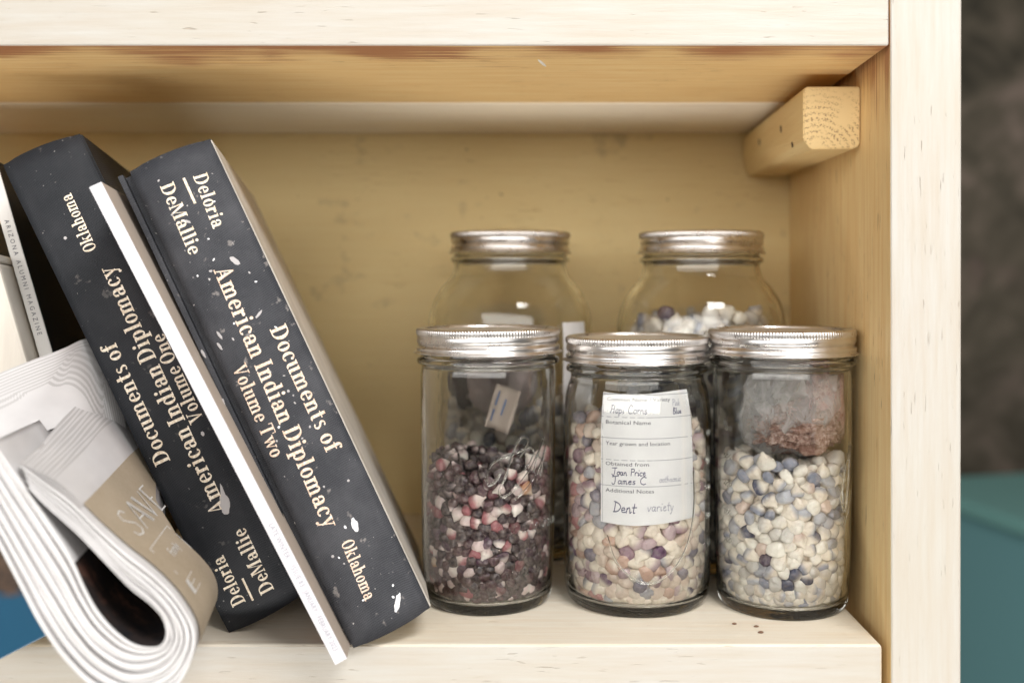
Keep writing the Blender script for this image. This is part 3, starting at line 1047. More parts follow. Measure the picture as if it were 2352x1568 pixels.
# staggered sheet ends on top of the loop
for k in range(18):
    t0 = .0045 * k
    vs, fs = [], []
    nt, nd = 14, 22
    rdk = random.Random(k)
    ph_ = rdk.uniform(0, 6)
    for i in range(nt + 1):
        for j in range(nd + 1):
            tj = t0 + .0010 * math.sin(j * .7 + ph_)
            t = tj + (.150 - tj) * i / nt
            dd = .8 + .35 * k + (159 - .8 - .35 * k) * j / nd
            vs.append(outer(t, dd, .2 + .17 * (k + 1) * max(0, 1 - t / .15)))
    for i in range(nt):
        for j in range(nd):
            fs.append((i * (nd + 1) + j, i * (nd + 1) + j + 1, (i + 1) * (nd + 1) + j + 1, (i + 1) * (nd + 1) + j))
    mesh_obj('page', vs, fs, M_news if k % 2 else M_news2, news, smooth=True)
news2 = empty('newspaper', 'second folded newspaper standing behind the curled one, fanned white page edges', 'newspaper')
TOP = [(-70, 886, 486), (0, 856, 494), (70, 828, 506), (145, 800, 522), (188, 780, 536), (225, 776, 548), (262, 800, 558)]
BOT = [(-70, 1060, 470), (0, 1045, 474), (60, 1010, 486), (130, 985, 505), (200, 960, 524), (250, 965, 538), (290, 985, 552)]
NC = 72
for k in range(20):
    tp = [p_ - np.array((0, 1.1 * k, 0)) for p_ in catmull([tuple(P(u, v + 4.6 * k * (1 - .25 * i / 6), dd)) for i, (u, v, dd) in enumerate(TOP)], NC)]
    bt = [p_ - np.array((0, 1.1 * k, 0)) for p_ in catmull([tuple(P(u, v, dd)) for u, v, dd in BOT], NC)]
    vs, fs = [], []
    for i in range(NC + 1):
        for j in range(9):
            q = j / 8
            p_ = tp[i] * (1 - q) + bt[i] * q
            vs.append((p_[0], p_[1], p_[2]))
    for i in range(NC):
        for j in range(8):
            fs.append((i * 9 + j, i * 9 + j + 1, i * 9 + 10 + j, i * 9 + 9 + j))
    mesh_obj('page', vs, fs, M_news if k % 2 else M_news2, news2, smooth=True)
# folded body of the second newspaper, behind its outer pages
bm = prism_bm([P(-80, 1120, 486), P(250, 1040, 548), P(255, 1040, 566), P(-80, 1120, 520),
               P(-70, 905, 490), P(258, 812, 560), P(262, 806, 572), P(-66, 900, 520)], 2.0, 3)
bm_obj('folded_body', bm, M_news, news2, True)

# ------------------------------------------------------------------ jars


def lathe(prof, n, closed=False, rad=None):
    """prof list of (r, z); rad(r,z,theta) may change the radius"""
    vs, fs = [], []
    for (r_, z) in prof:
        for i in range(n):
            a = 2 * math.pi * i / n
            rr = rad(r_, z, a) if rad else r_
            vs.append((rr * math.sin(a), -rr * math.cos(a), z))
    m_ = len(prof)
    for j in range(m_ - 1 if not closed else m_):
        for i in range(n):
            a, b = j * n + i, j * n + (i + 1) % n
            c_, d = ((j + 1) % m_) * n + (i + 1) % n, ((j + 1) % m_) * n + i
            fs.append((a, b, c_, d))
    return vs, fs


def smooth_prof(pts, per=5):
    return [tuple(p) for p in catmull(pts, (len(pts) - 1) * per)]


def glass_body(parent, outer_pts, inner_pts):
    o_ = smooth_prof(outer_pts, 4)
    i_ = smooth_prof(inner_pts, 4)
    o_[0] = (max(o_[0][0], .05), o_[0][1])
    prof = [(max(r_, .05), z) for r_, z in o_] + [(max(r_, .05), z) for r_, z in i_[::-1]]
    vs, fs = lathe(prof, 96, True)
    ob = mesh_obj('glass_body', vs, fs, M_glass, parent, smooth=True)
    bm = bmesh.new(); bm.from_mesh(ob.data)
    bmesh.ops.recalc_face_normals(bm, faces=bm.faces)
    bm.to_mesh(ob.data); bm.free()
    return ob


def lid(parent, H, rot=0.0, seed=0):
    """two-piece lid: screw band with knurled shoulder, thread rolls and flange, and the flat disc"""
    sl = .35 * math.pi
    def rad(r_, z, a):
        if H - 4.3 < z < H - .35 and r_ > 41.5:
            k = 1 - abs((z - (H - 2.3)) / 2.1) ** 4
            return r_ + .34 * k * math.sin(a * 150)
        return r_
    prof = [(37.6, H - 1.3), (38.0, H - .5), (38.8, H - .1), (40.6, H), (42.0, H - .2), (42.6, H - .8), (42.85, H - 1.6), (42.85, H - 3.4), (42.7, H - 4.1), (42.5, H - 4.6),
            (42.75, H - 6), (42.75, H - 7.6), (42.2, H - 8.6), (41.6, H - 9.4), (41.9, H - 10.1), (42.9, H - 11.0), (43.0, H - 12.2), (42.7, H - 13.0), (43.5, H - 13.7),
            (44.5, H - 14.1), (44.65, H - 14.5), (44.2, H - 14.8), (42.0, H - 14.5), (41.3, H - 12), (41.2, H - 4), (40.5, H - 1.6), (37.8, H - 1.6)]
    # densify knurl zone
    prof2 = []
    for (a, b) in zip(prof, prof[1:]):
        k = 3
        for q in range(k):
            prof2.append((a[0] + (b[0] - a[0]) * q / k, a[1] + (b[1] - a[1]) * q / k))
    prof2.append(prof[-1])
    vs, fs = lathe(prof2, 600, True, rad)
    # the thread rolls climb a little round the band
    nv = []
    for (x, y, z) in vs:
        a = math.atan2(x, -y) + rot
        if H - 13.2 < z < H - 5:
            z += .55 * math.sin(a)
        nv.append((x, y, z))
    mesh_obj('screw_band', nv, fs, M_metal, parent, smooth=True)
    dp = [(.05, H - 1.5), (20, H - 1.5), (30.5, H - 1.5), (31.3, H - 1.15), (33, H - 1.1), (34, H - 1.45), (37.5, H - 1.6), (39.5, H - 1.9), (39.5, H - 2.4), (.05, H - 2.4)]
    vs, fs = lathe(dp, 96, True)
    mesh_obj('flat_lid', vs, fs, M_disc, parent, smooth=False)


def tube_on_glass(parent, lines, rfun, wd, name='raised_script', hf=.55):
    """raised script on the glass wall: lines of (angle deg, z) ; half round tubes"""
    vs, fs = [], []
    for ln in lines:
        pts = catmull([np.array(p, float) for p in ln], (len(ln) - 1) * 6)
        b0 = len(vs)
        K = 6
        for i, (ad, z) in enumerate(pts):
            r0 = rfun(z)
            def W3(a_, z_, off):
                rr = rfun(z_) + off
                return np.array((rr * math.sin(R(a_)), -rr * math.cos(R(a_)), z_))
            a, b = pts[max(i - 1, 0)], pts[min(i + 1, len(pts) - 1)]
            ta, tz = (b[0] - a[0]) * math.pi / 180 * r0, b[1] - a[1]
            L = math.hypot(ta, tz) or 1e-6
            na, nz = -tz / L, ta / L
            for k in range(K):
                th = math.pi * k / (K - 1)
                s_, o_ = math.cos(th) * wd / 2, math.sin(th) * wd * hf
                vs.append(W3(ad + na * s_ / r0 * 180 / math.pi, z + nz * s_, o_ - .05))
        for i in range(len(pts) - 1):
            for k in range(K - 1):
                fs.append((b0 + i * K + k, b0 + i * K + k + 1, b0 + (i + 1) * K + k + 1, b0 + (i + 1) * K + k))
            fs.append((b0 + i * K + K - 1, b0 + i * K, b0 + (i + 1) * K, b0 + (i + 1) * K + K - 1))
    return mesh_obj(name, vs, fs, M_emb, parent, smooth=True)


def relief_text(parent, text, a0, z0, capm, rfun, sp=1.15, vertical=False):
    pl, L = font_polys(text, sp)
    vs, fs = [], []
    for q in pl:
        b0 = len(vs)
        for off in (.35, -.05):
            for x, y in q:
                z = z0 + y * capm
                rr = rfun(z) + off
                a = R(a0) + x * capm / rfun(z)
                vs.append((rr * math.sin(a), -rr * math.cos(a), z))
        n = len(q)
        fs.append(tuple(range(b0, b0 + n)))
        for i in range(n):
            fs.append((b0 + i, b0 + n + i, b0 + n + (i + 1) % n, b0 + (i + 1) % n))
    mesh_obj('raised_lettering', vs, fs, M_emb, parent)


# ---- corn
def kernel_shape(seed):
    """unit kernel: tip at -0.55, crown at +0.5 along z; width x, thickness y"""
    rd_ = random.Random(seed)
    nz, na = 10, 14
    vs, ss = [], []
    wmax = rd_.uniform(.43, .52); tmax = rd_.uniform(.29, .41); dent = rd_.uniform(.02, .14)
    ph = rd_.uniform(0, 6); sk = rd_.uniform(-.08, .08)
    for j in range(nz):
        s_ = j / (nz - 1)
        if s_ < .13: wv_ = .17 + .4 * s_
        elif s_ < .66: wv_ = .22 + .78 * math.sin((s_ - .13) / .53 * math.pi / 2) ** .95
        else: wv_ = max(0, 1 - ((s_ - .66) / .345) ** 2.1) ** .5
        zz = -.56 + 1.06 * s_
        for i in range(na):
            a = 2 * math.pi * i / na
            ca, sa = math.cos(a), math.sin(a)
            sup = (abs(ca) ** 2.3 + abs(sa) ** 2.3) ** (-1 / 2.3)
            r1 = 1 + .05 * math.sin(3 * a + ph) + rd_.uniform(-.045, .045)
            x = wmax * wv_ * ca * sup * r1 + sk * s_
            y = tmax * (wv_ ** .75) * sa * sup * r1
            z = zz - dent * (1 if s_ > .95 else 0)
            vs.append((x, y, z)); ss.append(s_)
    fs = []
    for j in range(nz - 1):
        for i in range(na):
            fs.append((j * na + i, j * na + (i + 1) % na, (j + 1) * na + (i + 1) % na, (j + 1) * na + i))
    fs.append(tuple(range(na))[::-1])
    fs.append(tuple((nz - 1) * na + i for i in range(na)))
    return np.array(vs), fs, np.array(ss)


SHAPES = [kernel_shape(100 + i) for i in range(10)]


def kcolors(ss, c1, c2, tipf):
    k = np.clip((tipf - ss) / .22, 0, 1)[:, None]
    c_ = np.array(c1)[None] * (1 - k) + np.array(c2)[None] * k
    return np.hstack([c_, np.ones((len(ss), 1))])


def pack(n, Rin, z0, dia, seed, core=0.0, core_top=0.0, iters=150, h0=None):
    rg = np.random.default_rng(seed)
    a = rg.uniform(0, 2 * math.pi, n)
    rmax = Rin(60.0) - dia * .5
    rr = np.sqrt(rg.uniform((core / rmax) ** 2 if core else 0, 1, n)) * rmax
    H_ = h0
    p = np.stack([rr * np.sin(a), -rr * np.cos(a), z0 + dia * .5 + rg.uniform(0, H_, n)], 1).astype(np.float32)
    ri = rg.uniform(.42, .56, n).astype(np.float32) * dia
    for it in range(iters):
        p[:, 2] -= .55 if it < iters * .7 else .15
        for _ in range(2):
            d = p[:, None, :] - p[None, :, :]
            q = np.sqrt((d ** 2).sum(-1)) + 1e-6
            mn = ri[:, None] + ri[None, :]
            ov = np.clip(mn - q, 0, None)
            np.fill_diagonal(ov, 0)
            p += ((d / q[..., None]) * ov[..., None]).sum(1) * .28
            r_ = np.hypot(p[:, 0], p[:, 1]) + 1e-6
            lim = np.array([Rin(float(z)) for z in p[:, 2]], dtype=np.float32) - ri * .95
            f_ = np.where(r_ > lim, lim / r_, 1.0)
            if core:
                ins = (r_ < core) & (p[:, 2] < core_top)
                f_ = np.where(ins, core / r_, f_)
            p[:, 0] *= f_; p[:, 1] *= f_
            p[:, 2] = np.maximum(p[:, 2], z0 + ri * .9)
    return p, ri


def fill_corn(jar_xy, n, Rin, z0, dia, seed, palette, n_single, single_label, stuff_label, group, core, core_top, h0, keep=None, iters=150, zone=None):
    """palette: list of (weight, crown colour, tip colour, tip share)"""
    p, ri = pack(n, Rin, z0, dia, seed, core, core_top, iters, h0)
    rg = random.Random(seed)
    jx, jy = jar_xy
    wts = [q[0] for q in palette]
    variants = {}
    info = []
    for k in range(len(p)):
        x, y, z = [float(c_) for c_ in p[k]]
        if keep and not keep(x, y, z):
            continue
        si = rg.randrange(len(SHAPES))
        pi_ = rg.choices(range(len(palette)), wts)[0]
        # mostly flat side or crown against the glass near the wall
        r_ = math.hypot(x, y)
        az = math.atan2(x, -y)
        M_ = Matrix.Rotation(rg.uniform(0, 6.28), 3, 'Y')
        if rg.random() < .45:
            M_ = Matrix.Rotation(R(90) + rg.uniform(-.5, .5), 3, 'X') @ Matrix.Rotation(rg.uniform(0, 6.28), 3, 'Z')
        M_ = Matrix.Rotation(rg.uniform(-.6, .6), 3, 'X') @ M_
        M_ = Matrix.Rotation(az, 3, 'Z') @ M_
        sz = ri[k] * 2 * rg.uniform(1.16, 1.46)
        arr = SHAPES[si][0] @ np.array(M_.transposed()) * sz + np.array((x, y, z))
        rad_ = np.hypot(arr[:, 0], arr[:, 1])
        lim_ = np.array([Rin(float(zz)) for zz in arr[:, 2]])
        if zone:
            an_ = np.degrees(np.arctan2(arr[:, 0], -arr[:, 1]))
            lim_ = np.where((an_ > zone[0]) & (an_ < zone[1]) & (arr[:, 2] > zone[2]) & (arr[:, 2] < zone[3]), zone[4], lim_)
        over = max(0.0, float((rad_ - lim_).max()) + .25)
        if over > 0 and r_ > 1:
            x -= x / r_ * over; y -= y / r_ * over
            arr[:, 0] -= p[k][0] / r_ * over; arr[:, 1] -= p[k][1] / r_ * over
        lowz = float(arr[:, 2].min())
        if lowz < z0:
            z += z0 - lowz; arr[:, 2] += z0 - lowz
        if y < 12 or n_single == 0:
            vis = -y + (z > np.percentile(p[:, 2], 90)) * 8 - abs(x) * .35
        else:
            vis = -999
        info.append((vis, si, pi_, M_, float(sz), (x, y, z), arr))
    info.sort(key=lambda q: -q[0])
    for q in info[:n_single]:
        key = (q[1], q[2])
        if key not in variants:
            sv, sf, ss = SHAPES[q[1]]
            w_, c1, c2, tf = palette[q[2]]
            me = bpy.data.meshes.new('corn_kernel')
            me.from_pydata([tuple(v * S * 10) for v in sv], [], sf)
            me.materials.append(M_corn)
            a = me.color_attributes.new('Col', 'FLOAT_COLOR', 'POINT')
            a.data.foreach_set('color', kcolors(ss, c1, c2, tf).astype(np.float32).ravel())
            me.polygons.foreach_set('use_smooth', [True] * len(me.polygons))
            variants[key] = me
        o = bpy.data.objects.new('corn_kernel', variants[key])
        col.objects.link(o)
        s_ = q[4] / 10
        o.matrix_world = Matrix.Translation(Vector((q[5][0] + jx, q[5][1] + jy, q[5][2])) * S) @ (q[3].to_4x4()) @ Matrix.Scale(s_, 4)
        tag(o, single_label, 'corn kernel', group)
    vs, fs, cs = [], [], []
    base = 0
    for q in info[n_single:]:
        sv, sf, ss = SHAPES[q[1]]
        w_, c1, c2, tf = palette[q[2]]
        f_ = rg.uniform(.85, 1.1)
        vs.append(q[6] + np.array((jx, jy, 0)))
        cs.append(kcolors(ss, tuple(c_ * f_ for c_ in c1), c2, tf))
        fs += [tuple(i + base for i in ff) for ff in sf]
        base += len(sv)
    o = mesh_obj('corn_kernels', np.vstack(vs), fs, M_corn, None, True, np.vstack(cs))
    tag(o, stuff_label, 'corn', None, 'stuff')


# profiles ------------------------------------------------------------
def straight_jar(name, label, X, Y, H):
    e = empty(name, label, 'jar', 'glass canning jars with metal screw lids', (X, Y, 0))
    k = H - 162
    outer_p = [(0, 2.2), (20, 2.0), (31, 1.2), (34.0, .1), (36.0, .4), (37.6, 3.0), (38.4, 8), (39.0, 18), (39.8, 40), (40.3, 80), (40.4, 120 + k), (40.4, 134 + k), (39.9, 138.4 + k),
               (40.6, 140.2 + k), (42.5, 141.4 + k), (42.7, 142.8 + k), (42.2, 144.2 + k), (40.4, 145.2 + k), (40.0, 149 + k), (39.8, 158 + k), (38.9, 159 + k)]
    inner_p = [(0, 4.8), (20, 4.6), (31, 5.0), (35.2, 7.6), (36.2, 14), (37.2, 30), (37.9, 80), (38.0, 120 + k), (37.9, 134 + k), (37.3, 140 + k), (37.2, 150 + k), (37.0, 158.5 + k), (37.6, 159.1 + k)]
    glass_body(e, outer_p, inner_p)
    lid(e, H)
    return e


def round_jar(name, label, X, Y, H):
    e = empty(name, label, 'jar', 'glass canning jars with metal screw lids', (X, Y, 0))
    k = H - 157
    outer_p = [(0, 2.4), (20, 2.2), (33, 1.4), (37.5, .1), (39.8, .5), (42.0, 3.6), (43.2, 8), (44.0, 18), (44.4, 40), (44.5, 80), (44.4, 102 + k), (44.1, 111 + k), (43.5, 118 + k), (42.7, 123.5 + k), (41.4, 128 + k), (40.2, 131 + k),
               (39.9, 133.6 + k), (40.6, 135.2 + k), (42.5, 136.4 + k), (42.7, 137.8 + k), (42.2, 139.2 + k), (40.4, 140.2 + k), (40.0, 144 + k), (39.8, 153 + k), (38.9, 154 + k)]
    inner_p = [(0, 5.0), (20, 4.8), (34, 5.2), (39.6, 8), (40.7, 15), (41.7, 30), (42.0, 80), (42.0, 98 + k), (41.7, 110 + k), (41.0, 118 + k), (40.0, 124 + k), (38.2, 130 + k), (37.3, 136 + k), (37.2, 145 + k), (37.0, 153.5 + k), (37.6, 154.1 + k)]
    glass_body(e, outer_p, inner_p)
    lid(e, H, 1.0)
    return e


def half_gallon(name, label, X, Y, H):
    e = empty(name, label, 'jar', 'glass canning jars with metal screw lids', (X, Y, 0))
    k = H - 224
    outer_p = [(0, 2.6), (25, 2.4), (44, 1.6), (49, .1), (52, .6), (55.5, 4.6), (57.5, 12), (58.6, 30), (59, 80), (59, 130 + k), (58.8, 152 + k), (57.6, 165 + k), (54.2, 176 + k), (48.4, 185.5 + k), (42.6, 192 + k), (40.6, 197 + k), (40.0, 200.5 + k),
               (40.6, 202.3 + k), (42.4, 203.4 + k), (42.7, 204.8 + k), (42.2, 206.2 + k), (40.4, 207.2 + k), (40.0, 211 + k), (39.8, 220 + k), (38.9, 221 + k)]
    inner_p = [(0, 6.6), (25, 6.4), (44, 7.4), (51, 10), (54.6, 18), (55.9, 32), (56.3, 80), (56.3, 130 + k), (56, 151 + k), (54.8, 163.5 + k), (51.6, 174 + k), (46, 183 + k), (40.4, 190 + k), (38.0, 196 + k), (37.4, 202 + k), (37.2, 210 + k), (37.0, 220.5 + k), (37.6, 221.1 + k)]
    glass_body(e, outer_p, inner_p)
    lid(e, H, 2.0)
    return e


J1, J2, J3 = (-44.2, 79.0), (45.5, 79.5), (131.0, 71.0)
JB1, JB2 = (-37.0, 196.0), (97.6, 173.5)
j1 = straight_jar('glass_jar', 'straight glass jar of dark purple corn, front row beside the leaning books', *J1, 162.3)
j2 = round_jar('glass_jar', 'front row glass jar of pink and mauve corn with a handwritten paper label inside', *J2, 157.3)
j3 = straight_jar('glass_jar', 'straight glass jar of white and blue corn with a plastic bag inside, beside the upright', *J3, 162.1)
jb1 = half_gallon('glass_jar', 'large round shouldered jar in the back row behind the dark purple corn, white label', *JB1, 225.0)
jb2 = half_gallon('glass_jar', 'large round shouldered jar in the back row filled with corn up to its shoulder', *JB2, 224.0)

rs = lambda z: 40.35
# flowing raised script on the dark corn jar
tube_on_glass(j1, [[(2, 78), (6, 86), (14, 90), (24, 92), (33, 94), (38, 99), (33, 101), (27, 97), (22, 88), (17, 78), (13, 72), (16, 68), (24, 71), (33, 77), (42, 84), (50, 92)],
                   [(2, 78), (5, 75), (10, 77), (14, 82)],
                   [(26, 66), (34, 70), (43, 76), (52, 84), (58, 92)],
                   [(30, 90), (38, 95), (44, 92), (40, 86), (34, 83)],
                   [(44, 80), (49, 90), (54, 96), (58, 100)], [(52, 78), (56, 88), (60, 95)]], rs, 1.3)
relief_text(j1, 'WIDE MOUTH', 10, 47, 4.6, rs, 1.3)
relief_text(j1, '1 PT 8 FL OZ', 14, 22, 3.0, lambda z: 39.3, 1.2)
tube_on_glass(j2, [[(-27, 47), (-20, 33), (-8, 24), (6, 21), (20, 26), (32, 36), (40, 50), (43, 66), (42, 82)]], lambda z: 44.45, 1.5, 'raised_ring')
tube_on_glass(j3, [[(42, 70), (44, 62), (48, 60), (52, 72), (56, 88), (60, 96), (54, 92), (47, 82), (42, 70)], [(46, 52), (53, 60), (60, 70)]], rs, 1.4)
for z_, tx in ((104, '600'), (88, '500'), (72, '400'), (56, '300'), (40, '200')):
    relief_text(j3, tx, -66, z_, 3.2, rs, 1.1)
    relief_text(j2, tx, 62, z_ - 4, 3.2, lambda z: 44.4, 1.1)


def Rin_s(z): return float(np.interp(z, [0, 8.5, 14, 30, 80, 140], [33, 34.4, 36.0, 37.0, 37.7, 37.7]))
def Rin_r(z): return float(np.interp(z, [0, 9, 15, 30, 80, 98, 111, 122, 130], [37, 38.5, 40.4, 41.2, 41.6, 41.4, 40.7, 39.2, 37.6]))
def Rin_h(z): return float(np.interp(z, [0, 10, 18, 32, 150, 163, 174, 183], [48, 50.6, 54.2, 55.5, 55.6, 54.4, 51.2, 45.6]))


CREAM = (0.82, 0.745, 0.63)
PAL1 = [(46, (.022, .005, .014), (.78, .64, .62), .27), (26, (.050, .008, .020), (.82, .70, .68), .32), (9, (.12, .014, .030), (.80, .64, .60), .44),
        (6, (.32, .09, .11), (.84, .72, .66), .62), (8, (.72, .58, .56), (.86, .79, .73), .60), (6, (.06, .02, .05), (.84, .74, .70), .66), (1, (.50, .24, .12), (.70, .55, .42), .5)]
PAL2 = [(22, (.70, .57, .47), CREAM, .55), (10, (.27, .16, .20), CREAM, .70), (12, (.48, .36, .38), CREAM, .70), (8, (.20, .18, .23), CREAM, .68),
        (9, (.60, .40, .31), CREAM, .66), (9, (.38, .38, .41), CREAM, .70), (20, (.80, .71, .59), CREAM, .5), (3, (.48, .20, .20), CREAM, .66), (3, (.12, .05, .12), CREAM, .6)]
PAL3 = [(28, (.82, .78, .69), CREAM, .50), (28, (.42, .43, .47), CREAM, .78), (13, (.22, .24, .31), CREAM, .74), (6, (.06, .07, .13), CREAM, .60),
        (16, (.64, .61, .56), CREAM, .6), (2, (.08, .05, .09), CREAM, .5), (3, (.66, .52, .44), CREAM, .6)]

G1, G2, G3 = 'kernels in the dark purple corn jar', 'kernels in the pink and mauve corn jar', 'kernels in the white and blue corn jar'
fill_corn(J1, 1340, Rin_s, 5.6, 6.7, 11, PAL1, 110, 'dark purple or pink corn kernel against the glass of the jar beside the leaning books',
          'mass of dark purple and pink corn filling the jar beside the leaning books', G1, 24, 86, 118, iters=105)
fill_corn(J2, 1180, Rin_r, 5.8, 8.1, 12, PAL2, 95, 'pinkish or mauve corn kernel against the glass of the jar with the handwritten label',
          'mass of pink and mauve corn filling the jar with the handwritten label', G2, 26, 100, 138, iters=105, zone=(-36, 47, 51, 129, 40.3))
fill_corn(J3, 870, Rin_s, 5.6, 7.8, 13, PAL3, 95, 'white or grey blue corn kernel against the glass of the jar beside the upright',
          'mass of white and grey blue corn filling the jar beside the upright', G3, 24, 80, 118, iters=105)
fill_corn(JB1, 430, Rin_h, 8.0, 10.6, 14, PAL3, 0, '', 'mass of white and blue corn in the large back row jar behind the dark purple corn', '', 46, 116, 140,
          keep=lambda x, y, z: z > 10 and (x > 8 or y > 10 or z < 88), iters=110)
fill_corn(JB2, 850, Rin_h, 8.0, 9.8, 15, PAL3, 0, '', 'mass of pale and blue corn in the large back row jar filled to its shoulder', '', 46, 150, 186, iters=90)

# handwritten label inside the middle jar -------------------------------
lab = empty('paper_label', 'white paper form with handwriting inside the jar of pink and mauve corn', 'label', None, (J2[0], J2[1], 0))
A0, A1, ZB, ZT, RL = -33.5, 44.0, 53.7, 126.8, 41.15


def labmap(x, y, off):
    """x 0..1 across, y 0..1 up"""
    a = R(A0 + (A1 - A0) * x)
    z = ZB + (ZT - ZB) * y
    rr = min(RL, Rin_r(z) + .1) + off * .5 - .10 * math.sin(x * 9 + y * 4) * x - 1.2 * max(0, x - .85) * (1 - y)
    return (rr * math.sin(a), -rr * math.cos(a), z)


vs, fs = [], []
nx, ny = 30, 26
for i in range(nx + 1):
    for j in range(ny + 1):
        x, y = i / nx, j / ny
        xx = x * (1 + .05 * (1 - y) - .02)          # right edge leans outwards at the bottom
        vs.append(labmap(xx, y - (.012 * math.sin(x * 5)), 0))
for i in range(nx):
    for j in range(ny):
        fs.append((i * (ny + 1) + j, (i + 1) * (ny + 1) + j, (i + 1) * (ny + 1) + j + 1, i * (ny + 1) + j + 1))
o = mesh_obj('paper', vs, fs, M_label, lab, smooth=True)
rows = [.985, .815, .655, .487, .287]
ln = [[(x / 12, y) for x in range(13)] for y in rows[1:]] + [[(.02, y / 8) for y in range(9)], [(x / 12, .985) for x in range(13)]]
polys_obj('ruled_lines', stroke_polys(ln, .0045), labmap, M_ink, lab)
for tx, y0, wdt in (('Common Name / Variety', .935, .68), ('Botanical Name', .762, .46), ('Year grown and location', .600, .66), ('Obtained from', .443, .44), ('Additional Notes', .237, .49)):
    pl, L = font_polys(tx)
    polys_obj('printed_text', pl, lambda x, y, off, y0=y0, wdt=wdt, L=L: labmap(.055 + x * wdt / L, y0 + y * .030, off), M_ink_d, lab)
# handwriting: single-stroke letters
HW = {'H': ([[(0, .9), (.35, .95)], [(.1, 1), (.05, 0)], [(.5, .9), (.42, 0)], [(.05, .5), (.45, .5)]], .6), 'o': ([[(.3, .45), (.1, .4), (.05, .15), (.2, 0), (.38, .15), (.3, .42), (.45, .4)]], .45),
      'p': ([[(.05, .45), (.08, -.35)], [(.06, .3), (.2, .48), (.38, .35), (.3, .08), (.08, .05)]], .45), 'i': ([[(.08, .4), (.1, 0), (.22, .1)], [(.12, .68), (.15, .72)]], .25),
      'C': ([[(.6, .85), (.3, 1), (.05, .6), (.1, .15), (.35, 0), (.65, .1)]], .7), 'r': ([[(.05, .42), (.08, 0)], [(.08, .25), (.2, .45), (.36, .4)]], .38), 'n': ([[(.04, .42), (.06, 0)], [(.06, .3), (.22, .45), (.32, .3), (.34, 0), (.45, .08)]], .48),
      's': ([[(.3, .4), (.1, .38), (.1, .25), (.28, .15), (.2, 0), (.02, .04)]], .36), 'B': ([[(.05, .95), (.02, 0)], [(.05, .95), (.4, .85), (.1, .5), (.45, .25), (.3, 0), (.02, .02)]], .5), 'l': ([[(.1, .95), (.06, .1), (.16, 0)]], .22),
      'u': ([[(.04, .42), (.06, .1), (.2, 0), (.34, .15), (.34, .42), (.36, 0)]], .45), 'e': ([[(.06, .22), (.32, .28), (.26, .44), (.08, .38), (.06, .1), (.22, 0), (.38, .08)]], .42), 'J': ([[(-.15, .92), (.55, 1)], [(.25, .95), (.24, .1), (.08, -.1), (-.1, .08)]], .55),
      'a': ([[(.34, .4), (.12, .42), (.04, .15), (.18, 0), (.33, .2), (.35, .42), (.36, 0), (.46, .06)]], .48), 'm': ([[(.04, .42), (.06, 0)], [(.06, .3), (.18, .44), (.25, 0)], [(.25, .3), (.4, .44), (.46, 0), (.55, .06)]], .6), 'D': ([[(.08, .98), (.05, 0)], [(-.05, .95), (.4, .8), (.58, .45), (.35, .08), (0, .02)]], .65),
      't': ([[(.15, .8), (.12, .05), (.25, 0)], [(-.02, .48), (.36, .5)]], .34), 'v': ([[(.02, .42), (.16, 0), (.36, .44)]], .4), 'y': ([[(.04, .42), (.14, .05), (.3, .1)], [(.36, .42), (.2, -.35), (.02, -.3)]], .42), 'P': ([[(.08, .95), (.05, 0)], [(-.02, .9), (.4, .9), (.42, .55), (.08, .5)]], .5),
      'c': ([[(.34, .38), (.12, .42), (.04, .15), (.18, 0), (.36, .08)]], .38), 'k': ([[(.06, .95), (.05, 0)], [(.34, .42), (.06, .2), (.36, 0)]], .42), ' ': ([], .4), 'h': ([[(.05, .95), (.05, 0)], [(.06, .25), (.2, .42), (.32, .3), (.34, 0)]], .44), 'd': ([[(.34, .3), (.12, .4), (.04, .12), (.18, 0), (.34, .15)], [(.36, .95), (.35, 0)]], .46)}
rdh = random.Random(3)


def hand(text, x0, y0, h, wsc, mat=M_pen, wd=.0075):
    lines, x = [], 0
    for ch in text:
        st_, adv = HW[ch]
        for s_ in st_:
            c_ = catmull([(x + a + b * .12 + rdh.uniform(-.03, .03), b + rdh.uniform(-.03, .03)) for a, b in s_], max(4, 3 * (len(s_) - 1)))
            lines.append([(x0 + q[0] * h * wsc, y0 + q[1] * h) for q in c_])
        x += adv + .04
    polys_obj('handwriting', stroke_polys(lines, wd), labmap, mat, lab)


M_pen2 = simple('faded_pen', (0.36, 0.36, 0.42), 0.6)
hand('Hopi Corns', .10, .845, .062, 1.25)
hand('Pink', .76, .90, .05, 1.0, M_pen2, .006)
hand('Blue', .76, .838, .048, 1.2)
hand('Joan Price', .13, .372, .055, 1.3)
hand('James C', .13, .305, .058, 1.55)
hand('oothnonic', .60, .318, .05, 1.2, M_pen2, .006)
hand('Dent', .14, .085, .085, 1.3, M_pen, .009)
hand('variety', .48, .10, .075, 1.25, M_pen2)

# label on the large back row jar
bl = empty('paper_label', 'white label stuck on the right side of the large back jar behind the purple corn', 'label', None, (JB1[0], JB1[1], 0))
vs, fs = [], []
for i in range(9):
    for j in range(13):
        a = R(40 + 24 * i / 8); z = 92 + 70 * j / 12
        rr = float(np.interp(z, [0, 150, 153, 162, 166], [59.3, 59.3, 59.15, 58.4, 57.9]))
        vs.append((rr * math.sin(a), -rr * math.cos(a), z))
for i in range(8):
    for j in range(12):
        fs.append((i * 13 + j, (i + 1) * 13 + j, (i + 1) * 13 + j + 1, i * 13 + j + 1))
mesh_obj('paper', vs, fs, M_label, bl, smooth=True)

